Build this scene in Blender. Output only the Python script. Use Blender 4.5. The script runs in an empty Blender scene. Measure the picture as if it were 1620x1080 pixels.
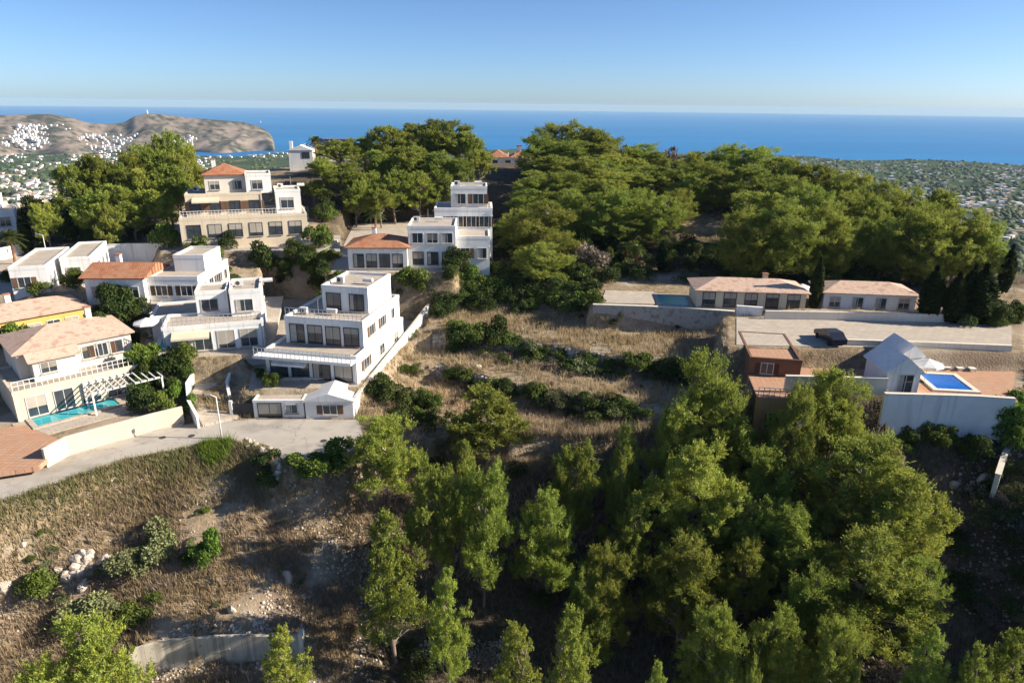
import bpy, math, random
import numpy as np
from mathutils import Matrix, Vector

scn = bpy.context.scene
col = scn.collection
rng = np.random.default_rng(7)
random.seed(7)
R_ = math.radians

# ------------------------------------------------------------------ camera, sky, sun, exposure
PITCH, ROLL = R_(19.1), R_(0.637)
cam = bpy.data.objects.new('camera', bpy.data.cameras.new('camera'))
col.objects.link(cam)
cam.data.sensor_width = 36.0
cam.data.lens = 24.0
cam.data.clip_start = 0.5
cam.data.clip_end = 60000.0
CAM_R = Matrix.Rotation(math.pi / 2 - PITCH, 4, 'X') @ Matrix.Rotation(ROLL, 4, 'Z')
cam.matrix_world = CAM_R
scn.camera = cam

SUN_AZ, SUN_EL = 91.0, 27.0            # degrees, clockwise from straight ahead
world = bpy.data.worlds.new('World')
scn.world = world
world.use_nodes = True
wn = world.node_tree
sky = wn.nodes.new('ShaderNodeTexSky')
sky.sky_type = 'NISHITA'
sky.sun_disc = False
sky.sun_elevation = R_(SUN_EL)
sky.sun_rotation = R_(SUN_AZ)
sky.altitude = 800.0
sky.air_density, sky.dust_density, sky.ozone_density = 0.7, 0.9, 5.8
wn.links.new(sky.outputs[0], wn.nodes['Background'].inputs[0])
wn.nodes['Background'].inputs[1].default_value = 0.077

sun = bpy.data.objects.new('sun', bpy.data.lights.new('sun', 'SUN'))
col.objects.link(sun)
sun.data.energy = 5.0
sun.data.angle = R_(0.5)
sun.data.color = (1.0, 0.90, 0.74)
sv = Vector((math.cos(R_(SUN_EL)) * math.sin(R_(SUN_AZ)), math.cos(R_(SUN_EL)) * math.cos(R_(SUN_AZ)), math.sin(R_(SUN_EL))))
sun.rotation_euler = sv.to_track_quat('Z', 'Y').to_euler()

scn.view_settings.view_transform = 'Standard'
scn.view_settings.look = 'None'
scn.view_settings.exposure = 1.05
scn.view_settings.gamma = 1.0
scn.view_settings.use_curve_mapping = False
scn.render.engine = 'CYCLES'
scn.cycles.use_denoising = True
scn.cycles.max_bounces = 6
scn.cycles.diffuse_bounces = 3
scn.cycles.glossy_bounces = 2
scn.cycles.transmission_bounces = 2
scn.cycles.transparent_max_bounces = 4
scn.cycles.volume_bounces = 0
SEA = -185.0

# ------------------------------------------------------------------ surveying helpers
M3 = np.array(CAM_R.to_3x3())
def ray(u, v):
    d = np.array([(u - 810) / 1080.0, -(v - 540) / 1080.0, -1.0])
    return M3 @ d
def at_z(u, v, z):
    d = ray(u, v); t = z / d[2]
    return np.array([d[0] * t, d[1] * t])
def at_y(u, v, y):
    d = ray(u, v); t = y / d[1]
    return np.array([d[0] * t, y, d[2] * t])

def sstep(a, b, x):
    t = np.clip((x - a) / (b - a), 0, 1)
    return t * t * (3 - 2 * t)
def hash2(ix, iy, s):
    h = np.sin(ix * 127.1 + iy * 311.7 + s * 74.7) * 43758.5453
    return h - np.floor(h)
def vnoise(x, y, s=0):
    ix, iy = np.floor(x), np.floor(y); fx, fy = x - ix, y - iy
    fx = fx * fx * (3 - 2 * fx); fy = fy * fy * (3 - 2 * fy)
    a, b = hash2(ix, iy, s), hash2(ix + 1, iy, s); c, d = hash2(ix, iy + 1, s), hash2(ix + 1, iy + 1, s)
    return (a + (b - a) * fx) * (1 - fy) + (c + (d - c) * fx) * fy - 0.5
def fbm(x, y, s=0, n=4):
    r = 0; a = 1.0
    for k in range(n):
        r = r + a * vnoise(x, y, s + k); x, y, a = x * 2.03 + 1.7, y * 2.03 - 3.1, a * 0.5
    return r

# ------------------------------------------------------------------ materials
def new_mat(name):
    m = bpy.data.materials.new(name); m.use_nodes = True
    nt = m.node_tree; b = nt.nodes['Principled BSDF']
    return m, nt, b
def mat(name, c1, c2=None, scale=2.0, rough=0.8, bump=0.0, detail=6, spec=0.3, c3=None, bscale=None, metal=0.0, stretch=None):
    m, nt, b = new_mat(name)
    b.inputs['Roughness'].default_value = rough
    b.inputs['Specular IOR Level'].default_value = spec
    b.inputs['Metallic'].default_value = metal
    c2 = c2 or tuple(x * 0.8 for x in c1)
    tc = nt.nodes.new('ShaderNodeTexCoord')
    src = tc.outputs['Object']
    if stretch:
        mp = nt.nodes.new('ShaderNodeMapping'); mp.inputs['Scale'].default_value = stretch
        nt.links.new(src, mp.inputs['Vector']); src = mp.outputs[0]
    n = nt.nodes.new('ShaderNodeTexNoise'); n.inputs['Scale'].default_value = scale; n.inputs['Detail'].default_value = detail
    nt.links.new(src, n.inputs['Vector'])
    r = nt.nodes.new('ShaderNodeValToRGB'); e = r.color_ramp.elements
    e[0].position, e[1].position = 0.36, 0.64
    e[0].color, e[1].color = (*c1, 1), (*c2, 1)
    if c3:
        k = e.new(0.5); k.color = (*c3, 1)
    nt.links.new(n.outputs['Fac'], r.inputs[0]); nt.links.new(r.outputs[0], b.inputs['Base Color'])
    if bump:
        n2 = nt.nodes.new('ShaderNodeTexNoise'); n2.inputs['Scale'].default_value = bscale or scale * 6; n2.inputs['Detail'].default_value = 4
        nt.links.new(src, n2.inputs['Vector'])
        bp = nt.nodes.new('ShaderNodeBump'); bp.inputs['Strength'].default_value = bump; bp.inputs['Distance'].default_value = 0.05
        nt.links.new(n2.outputs['Fac'], bp.inputs['Height']); nt.links.new(bp.outputs[0], b.inputs['Normal'])
    return m
def leaf_mat(name, trans=0.3, vary=0.25, rough=0.7):
    """albedo from the mesh's 'tint' attribute, varied a little per plant, some light passing through"""
    m, nt, b = new_mat(name)
    at = nt.nodes.new('ShaderNodeAttribute'); at.attribute_name = 'tint'
    oi = nt.nodes.new('ShaderNodeObjectInfo')
    hs = nt.nodes.new('ShaderNodeHueSaturation')
    mr = nt.nodes.new('ShaderNodeMapRange'); mr.inputs['To Min'].default_value = 1 - vary; mr.inputs['To Max'].default_value = 1 + vary
    nt.links.new(oi.outputs['Random'], mr.inputs['Value']); nt.links.new(mr.outputs[0], hs.inputs['Value'])
    mh = nt.nodes.new('ShaderNodeMath'); mh.operation = 'MULTIPLY_ADD'; mh.inputs[1].default_value = 0.03; mh.inputs[2].default_value = 0.485
    wr = nt.nodes.new('ShaderNodeMath'); wr.operation = 'FRACT'; w2 = nt.nodes.new('ShaderNodeMath'); w2.operation = 'MULTIPLY'; w2.inputs[1].default_value = 7.31
    nt.links.new(oi.outputs['Random'], w2.inputs[0]); nt.links.new(w2.outputs[0], wr.inputs[0]); nt.links.new(wr.outputs[0], mh.inputs[0])
    nt.links.new(mh.outputs[0], hs.inputs['Hue'])
    nt.links.new(at.outputs['Color'], hs.inputs['Color'])
    b.inputs['Roughness'].default_value = rough; b.inputs['Specular IOR Level'].default_value = 0.15
    nt.links.new(hs.outputs[0], b.inputs['Base Color'])
    tr = nt.nodes.new('ShaderNodeBsdfTranslucent'); nt.links.new(hs.outputs[0], tr.inputs['Color'])
    mx = nt.nodes.new('ShaderNodeMixShader'); mx.inputs[0].default_value = trans
    out = nt.nodes['Material Output']
    nt.links.new(b.outputs[0], mx.inputs[1]); nt.links.new(tr.outputs[0], mx.inputs[2]); nt.links.new(mx.outputs[0], out.inputs['Surface'])
    return m

M = {}
M['pine'] = leaf_mat('pine_needles', 0.4, 0.25)
M['leaf'] = leaf_mat('shrub_leaves', 0.25, 0.3)
M['dry'] = leaf_mat('dry_grass', 0.3, 0.1)
M['bark'] = mat('pine_bark', (0.16, 0.11, 0.08), (0.30, 0.24, 0.19), 3, 0.9, 0.4, stretch=(1, 1, .3))
M['twig'] = mat('pale_twig', (0.22, 0.18, 0.14), (0.34, 0.29, 0.24), 3, 0.9)
M['palm_bark'] = mat('palm_bark', (0.22, 0.10, 0.05), (0.32, 0.17, 0.09), 4, 0.9)
def plaster(name, c, dirt):
    m, nt, b = new_mat(name)
    tc = nt.nodes.new('ShaderNodeTexCoord')
    def noise(sc, d, st=None):
        n = nt.nodes.new('ShaderNodeTexNoise'); n.inputs['Scale'].default_value = sc; n.inputs['Detail'].default_value = d; src = tc.outputs['Object']
        if st:
            mp = nt.nodes.new('ShaderNodeMapping'); mp.inputs['Scale'].default_value = st; nt.links.new(src, mp.inputs[0]); src = mp.outputs[0]
        nt.links.new(src, n.inputs['Vector']); return n.outputs['Fac']
    a = nt.nodes.new('ShaderNodeMapRange'); a.inputs['From Min'].default_value = .52; a.inputs['From Max'].default_value = .78; a.inputs['To Max'].default_value = .75
    nt.links.new(noise(1.0, 8, (2.6, 2.6, .16)), a.inputs['Value'])
    a2 = nt.nodes.new('ShaderNodeMapRange'); a2.inputs['From Min'].default_value = .45; a2.inputs['From Max'].default_value = .75; a2.inputs['To Max'].default_value = .45
    nt.links.new(noise(.35, 6), a2.inputs['Value'])
    mxm = nt.nodes.new('ShaderNodeMath'); mxm.operation = 'MAXIMUM'; nt.links.new(a.outputs[0], mxm.inputs[0]); nt.links.new(a2.outputs[0], mxm.inputs[1])
    mx = nt.nodes.new('ShaderNodeMixRGB'); mx.inputs[1].default_value = (*c, 1); mx.inputs[2].default_value = (*dirt, 1)
    nt.links.new(mxm.outputs[0], mx.inputs[0]); nt.links.new(mx.outputs[0], b.inputs['Base Color'])
    b.inputs['Roughness'].default_value = .85; b.inputs['Specular IOR Level'].default_value = .2
    bp = nt.nodes.new('ShaderNodeBump'); bp.inputs['Strength'].default_value = .15; bp.inputs['Distance'].default_value = .03
    nt.links.new(noise(9, 4), bp.inputs['Height']); nt.links.new(bp.outputs[0], b.inputs['Normal'])
    return m
def pattern_mat(name, c1, c2, c3, kind, sx, sy, joint=.6, off=.5):
    """courses of tiles or slabs: colour differs per piece, joints darker"""
    m, nt, b = new_mat(name)
    tc = nt.nodes.new('ShaderNodeTexCoord')
    br = nt.nodes.new('ShaderNodeTexBrick'); br.offset = off; br.inputs['Scale'].default_value = 1.0
    br.inputs['Brick Width'].default_value = sx; br.inputs['Row Height'].default_value = sy; br.inputs['Mortar Size'].default_value = .025; br.inputs['Mortar Smooth'].default_value = .4
    br.inputs['Color1'].default_value = (*c1, 1); br.inputs['Color2'].default_value = (*c2, 1); br.inputs['Mortar'].default_value = tuple(x * joint for x in c2) + (1,)
    nt.links.new(tc.outputs['Object'], br.inputs['Vector'])
    n = nt.nodes.new('ShaderNodeTexNoise'); n.inputs['Scale'].default_value = .8; n.inputs['Detail'].default_value = 7; nt.links.new(tc.outputs['Object'], n.inputs['Vector'])
    r = nt.nodes.new('ShaderNodeMapRange'); r.inputs['From Min'].default_value = .4; r.inputs['From Max'].default_value = .7; r.inputs['To Max'].default_value = .7
    nt.links.new(n.outputs['Fac'], r.inputs['Value'])
    mx = nt.nodes.new('ShaderNodeMixRGB'); nt.links.new(r.outputs[0], mx.inputs[0]); nt.links.new(br.outputs['Color'], mx.inputs[1]); mx.inputs[2].default_value = (*c3, 1)
    nt.links.new(mx.outputs[0], b.inputs['Base Color']); b.inputs['Roughness'].default_value = .85; b.inputs['Specular IOR Level'].default_value = .2
    bp = nt.nodes.new('ShaderNodeBump'); bp.inputs['Strength'].default_value = .5; bp.inputs['Distance'].default_value = .04; bp.invert = True
    nt.links.new(br.outputs['Fac'], bp.inputs['Height']); nt.links.new(bp.outputs[0], b.inputs['Normal'])
    return m
M['white'] = plaster('white_render', (0.78, 0.77, 0.74), (0.50, 0.47, 0.43))
M['cream'] = plaster('cream_render', (0.64, 0.54, 0.40), (0.42, 0.35, 0.27))
M['pale'] = plaster('pale_render', (0.68, 0.62, 0.52), (0.44, 0.39, 0.33))
M['ochre'] = plaster('ochre_render', (0.48, 0.27, 0.13), (0.32, 0.18, 0.10))
M['yellow'] = plaster('yellow_render', (0.60, 0.41, 0.12), (0.44, 0.30, 0.12))
M['brown'] = mat('brown_render', (0.20, 0.10, 0.06), (0.15, 0.08, 0.05), 0.6, 0.85)
M['stonewall'] = mat('grey_stone_wall', (0.36, 0.33, 0.29), (0.24, 0.22, 0.20), 1.6, 0.9, 0.6, c3=(0.42, 0.39, 0.34))
M['tile'] = pattern_mat('terracotta_tile', (0.46, 0.20, 0.10), (0.34, 0.13, 0.07), (0.40, 0.24, 0.15), 'tile', .24, .42, .45)
M['paving'] = pattern_mat('terracotta_paving', (0.50, 0.29, 0.18), (0.43, 0.24, 0.15), (0.40, 0.27, 0.19), 'slab', .5, .5, .6, 0)
M['stonepave'] = pattern_mat('pale_paving', (0.50, 0.43, 0.35), (0.44, 0.38, 0.31), (0.36, 0.31, 0.26), 'slab', .9, .6, .6)
M['glass'] = mat('window_glass', (0.03, 0.04, 0.05), (0.05, 0.06, 0.07), 1, 0.08, 0, spec=0.6)
M['frame'] = mat('window_frame', (0.6, 0.6, 0.58), None, 1, 0.5)
M['darkframe'] = mat('dark_frame', (0.04, 0.04, 0.045), None, 1, 0.5)
M['wood'] = mat('brown_wood', (0.20, 0.10, 0.05), (0.26, 0.14, 0.07), 3, 0.7)
M['metal'] = mat('grey_metal', (0.45, 0.45, 0.46), None, 1, 0.4, metal=0.3)
M['lamp_white'] = mat('white_lamp_paint', (0.7, 0.7, 0.68), None, 1, 0.5)
M['concrete'] = mat('road_concrete', (0.40, 0.36, 0.31), (0.33, 0.30, 0.265), 0.35, 0.9, 0.25, c3=(0.43, 0.39, 0.34), bscale=12)
def add_cracks(m):
    nt = m.node_tree; b = nt.nodes['Principled BSDF']; src = b.inputs['Base Color'].links[0].from_socket
    tc = nt.nodes.new('ShaderNodeTexCoord'); n = nt.nodes.new('ShaderNodeTexNoise'); n.inputs['Scale'].default_value = .8; n.inputs['Detail'].default_value = 6
    nt.links.new(tc.outputs['Object'], n.inputs['Vector'])
    va = nt.nodes.new('ShaderNodeVectorMath'); va.operation = 'MULTIPLY_ADD'; va.inputs[1].default_value = (2.5,) * 3; nt.links.new(n.outputs['Color'], va.inputs[0]); nt.links.new(tc.outputs['Object'], va.inputs[2])
    vo = nt.nodes.new('ShaderNodeTexVoronoi'); vo.feature = 'DISTANCE_TO_EDGE'; vo.inputs['Scale'].default_value = .16; nt.links.new(va.outputs[0], vo.inputs['Vector'])
    r = nt.nodes.new('ShaderNodeMapRange'); r.inputs['From Max'].default_value = .012; r.inputs['To Min'].default_value = .6; r.inputs['To Max'].default_value = 0; nt.links.new(vo.outputs['Distance'], r.inputs['Value'])
    n2 = nt.nodes.new('ShaderNodeTexNoise'); n2.inputs['Scale'].default_value = .12; n2.inputs['Detail'].default_value = 9; n2.inputs['Roughness'].default_value = .7; nt.links.new(tc.outputs['Object'], n2.inputs['Vector'])
    r2 = nt.nodes.new('ShaderNodeMapRange'); r2.inputs['From Min'].default_value = .5; r2.inputs['From Max'].default_value = .68; r2.inputs['To Max'].default_value = .45; nt.links.new(n2.outputs['Fac'], r2.inputs['Value'])
    mxm = nt.nodes.new('ShaderNodeMath'); mxm.operation = 'MAXIMUM'; nt.links.new(r.outputs[0], mxm.inputs[0]); nt.links.new(r2.outputs[0], mxm.inputs[1])
    mx = nt.nodes.new('ShaderNodeMixRGB'); nt.links.new(mxm.outputs[0], mx.inputs[0]); nt.links.new(src, mx.inputs[1]); mx.inputs[2].default_value = (.19, .17, .145, 1)
    nt.links.new(mx.outputs[0], b.inputs['Base Color'])
add_cracks(M['concrete'])
M['curtain'] = mat('pale_curtain', (0.42, 0.39, 0.34), (0.32, 0.30, 0.26), 3, .9)
M['shutter'] = pattern_mat('slatted_shutter', (0.40, 0.36, 0.30), (0.36, 0.32, 0.27), (0.30, 0.27, 0.22), 'slat', 9.0, .12, .5)
M['blueshutter'] = pattern_mat('brown_shutter', (0.17, 0.10, 0.06), (0.14, 0.08, 0.05), (0.12, 0.07, 0.045), 'slat', 9.0, .12, .5)
M['kerb'] = mat('kerb_concrete', (0.48, 0.43, 0.35), (0.38, 0.34, 0.28), 0.9, 0.9, 0.3)
M['iron'] = mat('dark_iron', (0.07, 0.065, 0.06), None, 3, 0.7)
M['pool'] = mat('turquoise_pool_water', (0.05, 0.36, 0.42), (0.06, 0.42, 0.46), 0.5, 0.06, 0.35, spec=0.5, bscale=2.5)
M['bluepool'] = mat('blue_pool_water', (0.01, 0.12, 0.48), (0.015, 0.16, 0.55), 0.5, 0.06, 0.35, spec=0.5, bscale=2.5)
M['rock'] = mat('limestone', (0.58, 0.51, 0.43), (0.40, 0.34, 0.28), 1.5, 0.95, 0.6, c3=(0.50, 0.43, 0.36))
M['panel'] = mat('solar_panel', (0.015, 0.02, 0.05), (0.02, 0.03, 0.07), 2, 0.15, 0, spec=0.6)
M['red'] = mat('red_paint', (0.45, 0.03, 0.03), None, 1, 0.4)
M['carpaint'] = mat('black_car_paint', (0.02, 0.02, 0.03), None, 1, 0.2, spec=0.6)
M['rubber'] = mat('black_rubber', (0.02, 0.02, 0.02), None, 1, 0.8)
M['canvas'] = mat('white_canvas', (0.82, 0.81, 0.78), None, 1, 0.8)
# stained formwork concrete: streaks run down, broad blotches
def streaked(name, base, dark):
    m, nt, b = new_mat(name)
    tc = nt.nodes.new('ShaderNodeTexCoord')
    mp = nt.nodes.new('ShaderNodeMapping'); mp.inputs['Scale'].default_value = (2.2, 2.2, 0.12)
    n = nt.nodes.new('ShaderNodeTexNoise'); n.inputs['Scale'].default_value = 1.0; n.inputs['Detail'].default_value = 8
    nt.links.new(tc.outputs['Object'], mp.inputs[0]); nt.links.new(mp.outputs[0], n.inputs['Vector'])
    n2 = nt.nodes.new('ShaderNodeTexNoise'); n2.inputs['Scale'].default_value = 0.5
    nt.links.new(tc.outputs['Object'], n2.inputs['Vector'])
    ad = nt.nodes.new('ShaderNodeMath'); ad.operation = 'MULTIPLY_ADD'; ad.inputs[1].default_value = 0.4
    nt.links.new(n2.outputs['Fac'], ad.inputs[0]); nt.links.new(n.outputs['Fac'], ad.inputs[2])
    r = nt.nodes.new('ShaderNodeValToRGB'); e = r.color_ramp.elements
    e[0].position, e[1].position = 0.58, 0.78; e[0].color, e[1].color = (*dark, 1), (*base, 1)
    nt.links.new(ad.outputs[0], r.inputs[0]); nt.links.new(r.outputs[0], b.inputs['Base Color'])
    b.inputs['Roughness'].default_value = 0.9
    return m
M['formwork'] = streaked('stained_concrete', (0.50, 0.45, 0.37), (0.31, 0.275, 0.225))

# ------------------------------------------------------------------ object helpers
def tag(o, label=None, cat=None, group=None, kind=None):
    if label: o['label'] = label
    if cat: o['category'] = cat
    if group: o['group'] = group
    if kind: o['kind'] = kind
    return o
def link(name, me, parent=None):
    o = bpy.data.objects.new(name, me); col.objects.link(o)
    if parent: o.parent = parent
    return o
def empty(name, loc, rz=0.0):
    o = bpy.data.objects.new(name, None); col.objects.link(o)
    o.empty_display_size = 0.3
    o.location = loc; o.rotation_euler = (0, 0, rz)
    return o
def np_mesh(name, V, F, material=None, tint=None, smooth=False):
    """V (n,3), F (m,k) all faces with k corners"""
    me = bpy.data.meshes.new(name)
    V = np.ascontiguousarray(V, np.float32); F = np.ascontiguousarray(F, np.int32); k = F.shape[1]
    me.vertices.add(len(V)); me.vertices.foreach_set('co', V.ravel())
    me.loops.add(F.size); me.loops.foreach_set('vertex_index', F.ravel())
    me.polygons.add(len(F)); me.polygons.foreach_set('loop_start', np.arange(0, F.size, k, dtype=np.int32))
    me.polygons.foreach_set('loop_total', np.full(len(F), k, np.int32))
    if smooth: me.polygons.foreach_set('use_smooth', np.ones(len(F), bool))
    if material: me.materials.append(material)
    if tint is not None:
        a = me.color_attributes.new('tint', 'FLOAT_COLOR', 'POINT')
        t = np.ones((len(V), 4), np.float32); t[:, :3] = tint
        a.data.foreach_set('color', t.ravel())
    me.update(calc_edges=True)
    return me
class MB:
    def __init__(s): s.v, s.f = [], []
    def add(s, vs, fs):
        b = len(s.v); s.v += [tuple(p) for p in vs]; s.f += [tuple(b + i for i in f) for f in fs]; return s
    def box(s, x0, x1, y0, y1, z0, z1):
        return s.add([(x0, y0, z0), (x1, y0, z0), (x1, y1, z0), (x0, y1, z0), (x0, y0, z1), (x1, y0, z1), (x1, y1, z1), (x0, y1, z1)],
                     [(0, 3, 2, 1), (4, 5, 6, 7), (0, 1, 5, 4), (1, 2, 6, 5), (2, 3, 7, 6), (3, 0, 4, 7)])
    def tube(s, pts, rads, n=6):
        pts = [Vector(p) for p in pts]; rings = []
        for i, p in enumerate(pts):
            d = (pts[min(i + 1, len(pts) - 1)] - pts[max(i - 1, 0)]).normalized()
            a = d.orthogonal().normalized(); b = d.cross(a)
            rings.append([p + (a * math.cos(2 * math.pi * k / n) + b * math.sin(2 * math.pi * k / n)) * rads[i] for k in range(n)])
        vs = [q for r in rings for q in r]; fs = []
        for i in range(len(pts) - 1):
            for k in range(n):
                fs.append((i * n + k, i * n + (k + 1) % n, (i + 1) * n + (k + 1) % n, (i + 1) * n + k))
        fs.append(tuple(range(n))[::-1]); fs.append(tuple((len(pts) - 1) * n + k for k in range(n)))
        return s.add(vs, fs)
    def prism(s, poly, z0, z1):
        n = len(poly)
        return s.add([(x, y, z0) for x, y in poly] + [(x, y, z1) for x, y in poly],
                     [tuple(range(n))[::-1], tuple(range(n, 2 * n))] + [(i, (i + 1) % n, n + (i + 1) % n, n + i) for i in range(n)])
    def wedge(s, x0, x1, y0, y1, z0, z1, axis='x'):
        """gable roof, ridge along axis"""
        if axis == 'x':
            ym = (y0 + y1) / 2
            vs = [(x0, y0, z0), (x1, y0, z0), (x1, y1, z0), (x0, y1, z0), (x0, ym, z1), (x1, ym, z1)]
            return s.add(vs, [(0, 3, 2, 1), (0, 1, 5, 4), (2, 3, 4, 5), (1, 2, 5), (3, 0, 4)])
        xm = (x0 + x1) / 2
        vs = [(x0, y0, z0), (x1, y0, z0), (x1, y1, z0), (x0, y1, z0), (xm, y0, z1), (xm, y1, z1)]
        return s.add(vs, [(0, 3, 2, 1), (1, 2, 5, 4), (3, 0, 4, 5), (0, 1, 4), (2, 3, 5)])
    def hip(s, x0, x1, y0, y1, z0, z1):
        w, d = x1 - x0, y1 - y0; k = min(w, d) / 2
        if w >= d: a, b = (x0 + k, (y0 + y1) / 2, z1), (x1 - k, (y0 + y1) / 2, z1)
        else: a, b = ((x0 + x1) / 2, y0 + k, z1), ((x0 + x1) / 2, y1 - k, z1)
        vs = [(x0, y0, z0), (x1, y0, z0), (x1, y1, z0), (x0, y1, z0), a, b]
        if w >= d: return s.add(vs, [(0, 3, 2, 1), (0, 1, 5, 4), (2, 3, 4, 5), (1, 2, 5), (3, 0, 4)])
        return s.add(vs, [(0, 3, 2, 1), (1, 2, 5, 4), (3, 0, 4, 5), (0, 1, 4), (2, 3, 5)])
    def mesh(s, name, m, smooth=False):
        me = bpy.data.meshes.new(name); me.from_pydata(s.v, [], s.f); me.materials.append(m)
        if smooth: me.polygons.foreach_set('use_smooth', np.ones(len(me.polygons), bool))
        me.update(); return me
    def build(s, name, m, parent=None, smooth=False):
        return link(name, s.mesh(name, m, smooth), parent)

# ------------------------------------------------------------------ near terrain: surveyed heights, pads, road, terraces
CTRL_PIX = [(-100,1080,-42),(100,1060,-42.5),(300,1075,-41.2),(470,1070,-41.5),(0,950,-39.5),(250,950,-39.6),(450,930,-40),
 (0,860,-37),(250,860,-37.5),(450,860,-38),(100,800,-34.5),(300,760,-34),(400,720,-32.8),(480,790,-36),(540,850,-38.5),
 (-160,830,-33),(-60,795,-32),(0,775,-32),(150,722,-32),(300,685,-32),(420,690,-32),(540,690,-32.2),
 (600,1050,-43),(800,1050,-43.5),(1000,1050,-43.5),(1200,1060,-43),(1400,1060,-41.5),(1600,1060,-41),(600,900,-40.5),(800,900,-41),
 (1000,900,-41),(1200,930,-40.5),(1450,930,-40),(1600,900,-38),(620,800,-36.5),(800,790,-37.5),(1000,790,-37.5),(1200,790,-37),
 (1400,790,-36),(1560,760,-33.5),(1700,760,-32),(1750,900,-34),
 (650,700,-33.2),(800,690,-33.2),(1000,690,-33.2),(1150,690,-33),(700,600,-31),(900,620,-31),(1080,610,-31),(760,510,-28.7),
 (950,530,-28.7),(1130,545,-28.7),(1250,670,-31),(1450,705,-31.5),(1600,705,-31),(1300,600,-27),(1500,600,-27),(1650,600,-27),
 (1400,520,-25),(1600,520,-25.5),(1200,490,-25.2),(1050,470,-25),(1400,460,-25),(1250,410,-24),(1500,420,-24.5),(1600,430,-26),(1700,470,-29),
 (100,690,-31.7),(0,640,-30.5),(150,560,-28.5),(100,470,-25.5),(0,420,-24),(250,520,-28),(350,560,-29.5),(500,600,-30),(450,520,-27),
 (600,520,-28.6),(600,450,-25),(400,440,-25),(250,400,-23),(100,390,-22.5),(150,378,-22.2),(300,378,-22),(450,380,-22),(600,400,-24),
 (700,440,-25.5),(850,440,-25.3),(1000,425,-25)]
CTRL_XYZ = [(-100,130,-21),(-60,135,-17),(-30,150,-17),(0,165,-16.5),(30,160,-17),(60,150,-19),(-95,165,-20),(-40,190,-14),(0,200,-16),(40,200,-18),
 (80,160,-25),(80,200,-28),(-84,118,-23),(92,112,-31),(-130,150,-30),(-130,110,-26),(-150,200,-45),(120,130,-45),(-60,230,-25),(0,240,-25),(60,240,-30),
 (-160,60,-28),(150,60,-27),(110,60,-27),(100,30,-28),(90,45,-29),(0,10,-48),(-60,10,-46),(60,10,-42),(-100,30,-38),(150,10,-26),(-25,120,-23),(-22,132,-21),(-10,140,-19)]
cp = np.array([(*at_z(u, v, z), z) for u, v, z in CTRL_PIX] + CTRL_XYZ)
def _phi(d2): return np.sqrt(d2 + 36.0)
_A = _phi(((cp[:, None, :2] - cp[None, :, :2]) ** 2).sum(-1))
_n = len(cp)
_Q = np.c_[np.ones(_n), cp[:, :2] / 100]
_S = np.block([[_A - 0.3 * np.eye(_n), _Q], [_Q.T, np.zeros((3, 3))]])
_W = np.linalg.solve(_S, np.r_[cp[:, 2], 0, 0, 0])
def base_z(X, Y):
    sh = X.shape; P = np.c_[X.ravel(), Y.ravel()]; out = np.empty(len(P))
    for i in range(0, len(P), 40000):
        p = P[i:i + 40000]
        d2 = (p[:, None, 0] - cp[None, :, 0]) ** 2 + (p[:, None, 1] - cp[None, :, 1]) ** 2
        out[i:i + 40000] = _phi(d2) @ _W[:_n] + np.c_[np.ones(len(p)), p / 100] @ _W[_n:]
    return out.reshape(sh)
def poly_dist(X, Y, poly):
    """signed distance to a polygon, negative inside"""
    d = np.full(X.shape, 1e9); ins = np.zeros(X.shape, bool); n = len(poly)
    for i in range(n):
        (ax, ay), (bx, by) = poly[i], poly[(i + 1) % n]
        ex, ey = bx - ax, by - ay; t = np.clip(((X - ax) * ex + (Y - ay) * ey) / (ex * ex + ey * ey + 1e-9), 0, 1)
        d = np.minimum(d, np.hypot(X - ax - t * ex, Y - ay - t * ey))
        c = ((ay > Y) != (by > Y)) & (X < (bx - ax) * (Y - ay) / (by - ay + 1e-12) + ax)
        ins ^= c
    return np.where(ins, -d, d)
def pix_poly(pts, z): return [tuple(at_z(u, v, z)) for u, v in pts]
ROAD_Z = -32.0
ROAD_TOP = [(-260, 822), (-100, 782), (0, 755), (33, 746), (110, 720), (187, 698), (240, 683), (290, 673), (340, 667), (400, 664), (480, 663), (566, 664)]
ROAD_LOW = [(575, 690), (556, 712), (530, 726), (500, 733), (470, 733), (447, 728), (440, 716), (425, 705), (400, 698), (360, 694), (335, 698), (290, 706), (200, 724), (157, 737), (53, 771), (0, 790), (-100, 824), (-260, 872)]
road_poly = pix_poly(ROAD_TOP + ROAD_LOW, ROAD_Z)
PADS = [  # polygon in survey pixels, level, blend width
 ([(-160, 760), (100, 716), (272, 668), (236, 560), (-160, 590)], -31.2, 1.2),
 ([(-120, 575), (165, 530), (150, 478), (-120, 490)], -27.4, 1.5),
 ([(-120, 470), (120, 460), (150, 402), (-120, 410)], -24.2, 1.5),
 ([(135, 478), (250, 482), (335, 425), (160, 405)], -24.8, 1.5),
 ([(225, 570), (430, 560), (450, 468), (235, 478)], -27.8, 1.5),
 ([(390, 618), (566, 614), (704, 486), (430, 470)], -29.6, 1.0),
 ([(255, 398), (540, 398), (540, 372), (255, 372)], -22.3, 1.5),
 ([(270, 372), (490, 362), (490, 326), (290, 322)], -20.6, 1.5),
 ([(520, 432), (715, 432), (800, 345), (560, 352)], -23.0, 1.5),
 ([(1185, 622), (1605, 632), (1630, 556), (1195, 548)], -27.0, 0.6),
 ([(1150, 548), (1620, 556), (1620, 506), (1150, 500)], -25.0, 1.0),
 ([(940, 482), (1490, 496), (1480, 424), (950, 424)], -25.1, 1.0),
]
pad_polys = [(pix_poly(p, z), z, b) for p, z, b in PADS]
def polyline_y(pts):
    pts = sorted(pts); xs = np.array([p[0] for p in pts]); ys = np.array([p[1] for p in pts])
    return lambda x: np.interp(x, xs, ys)
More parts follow.
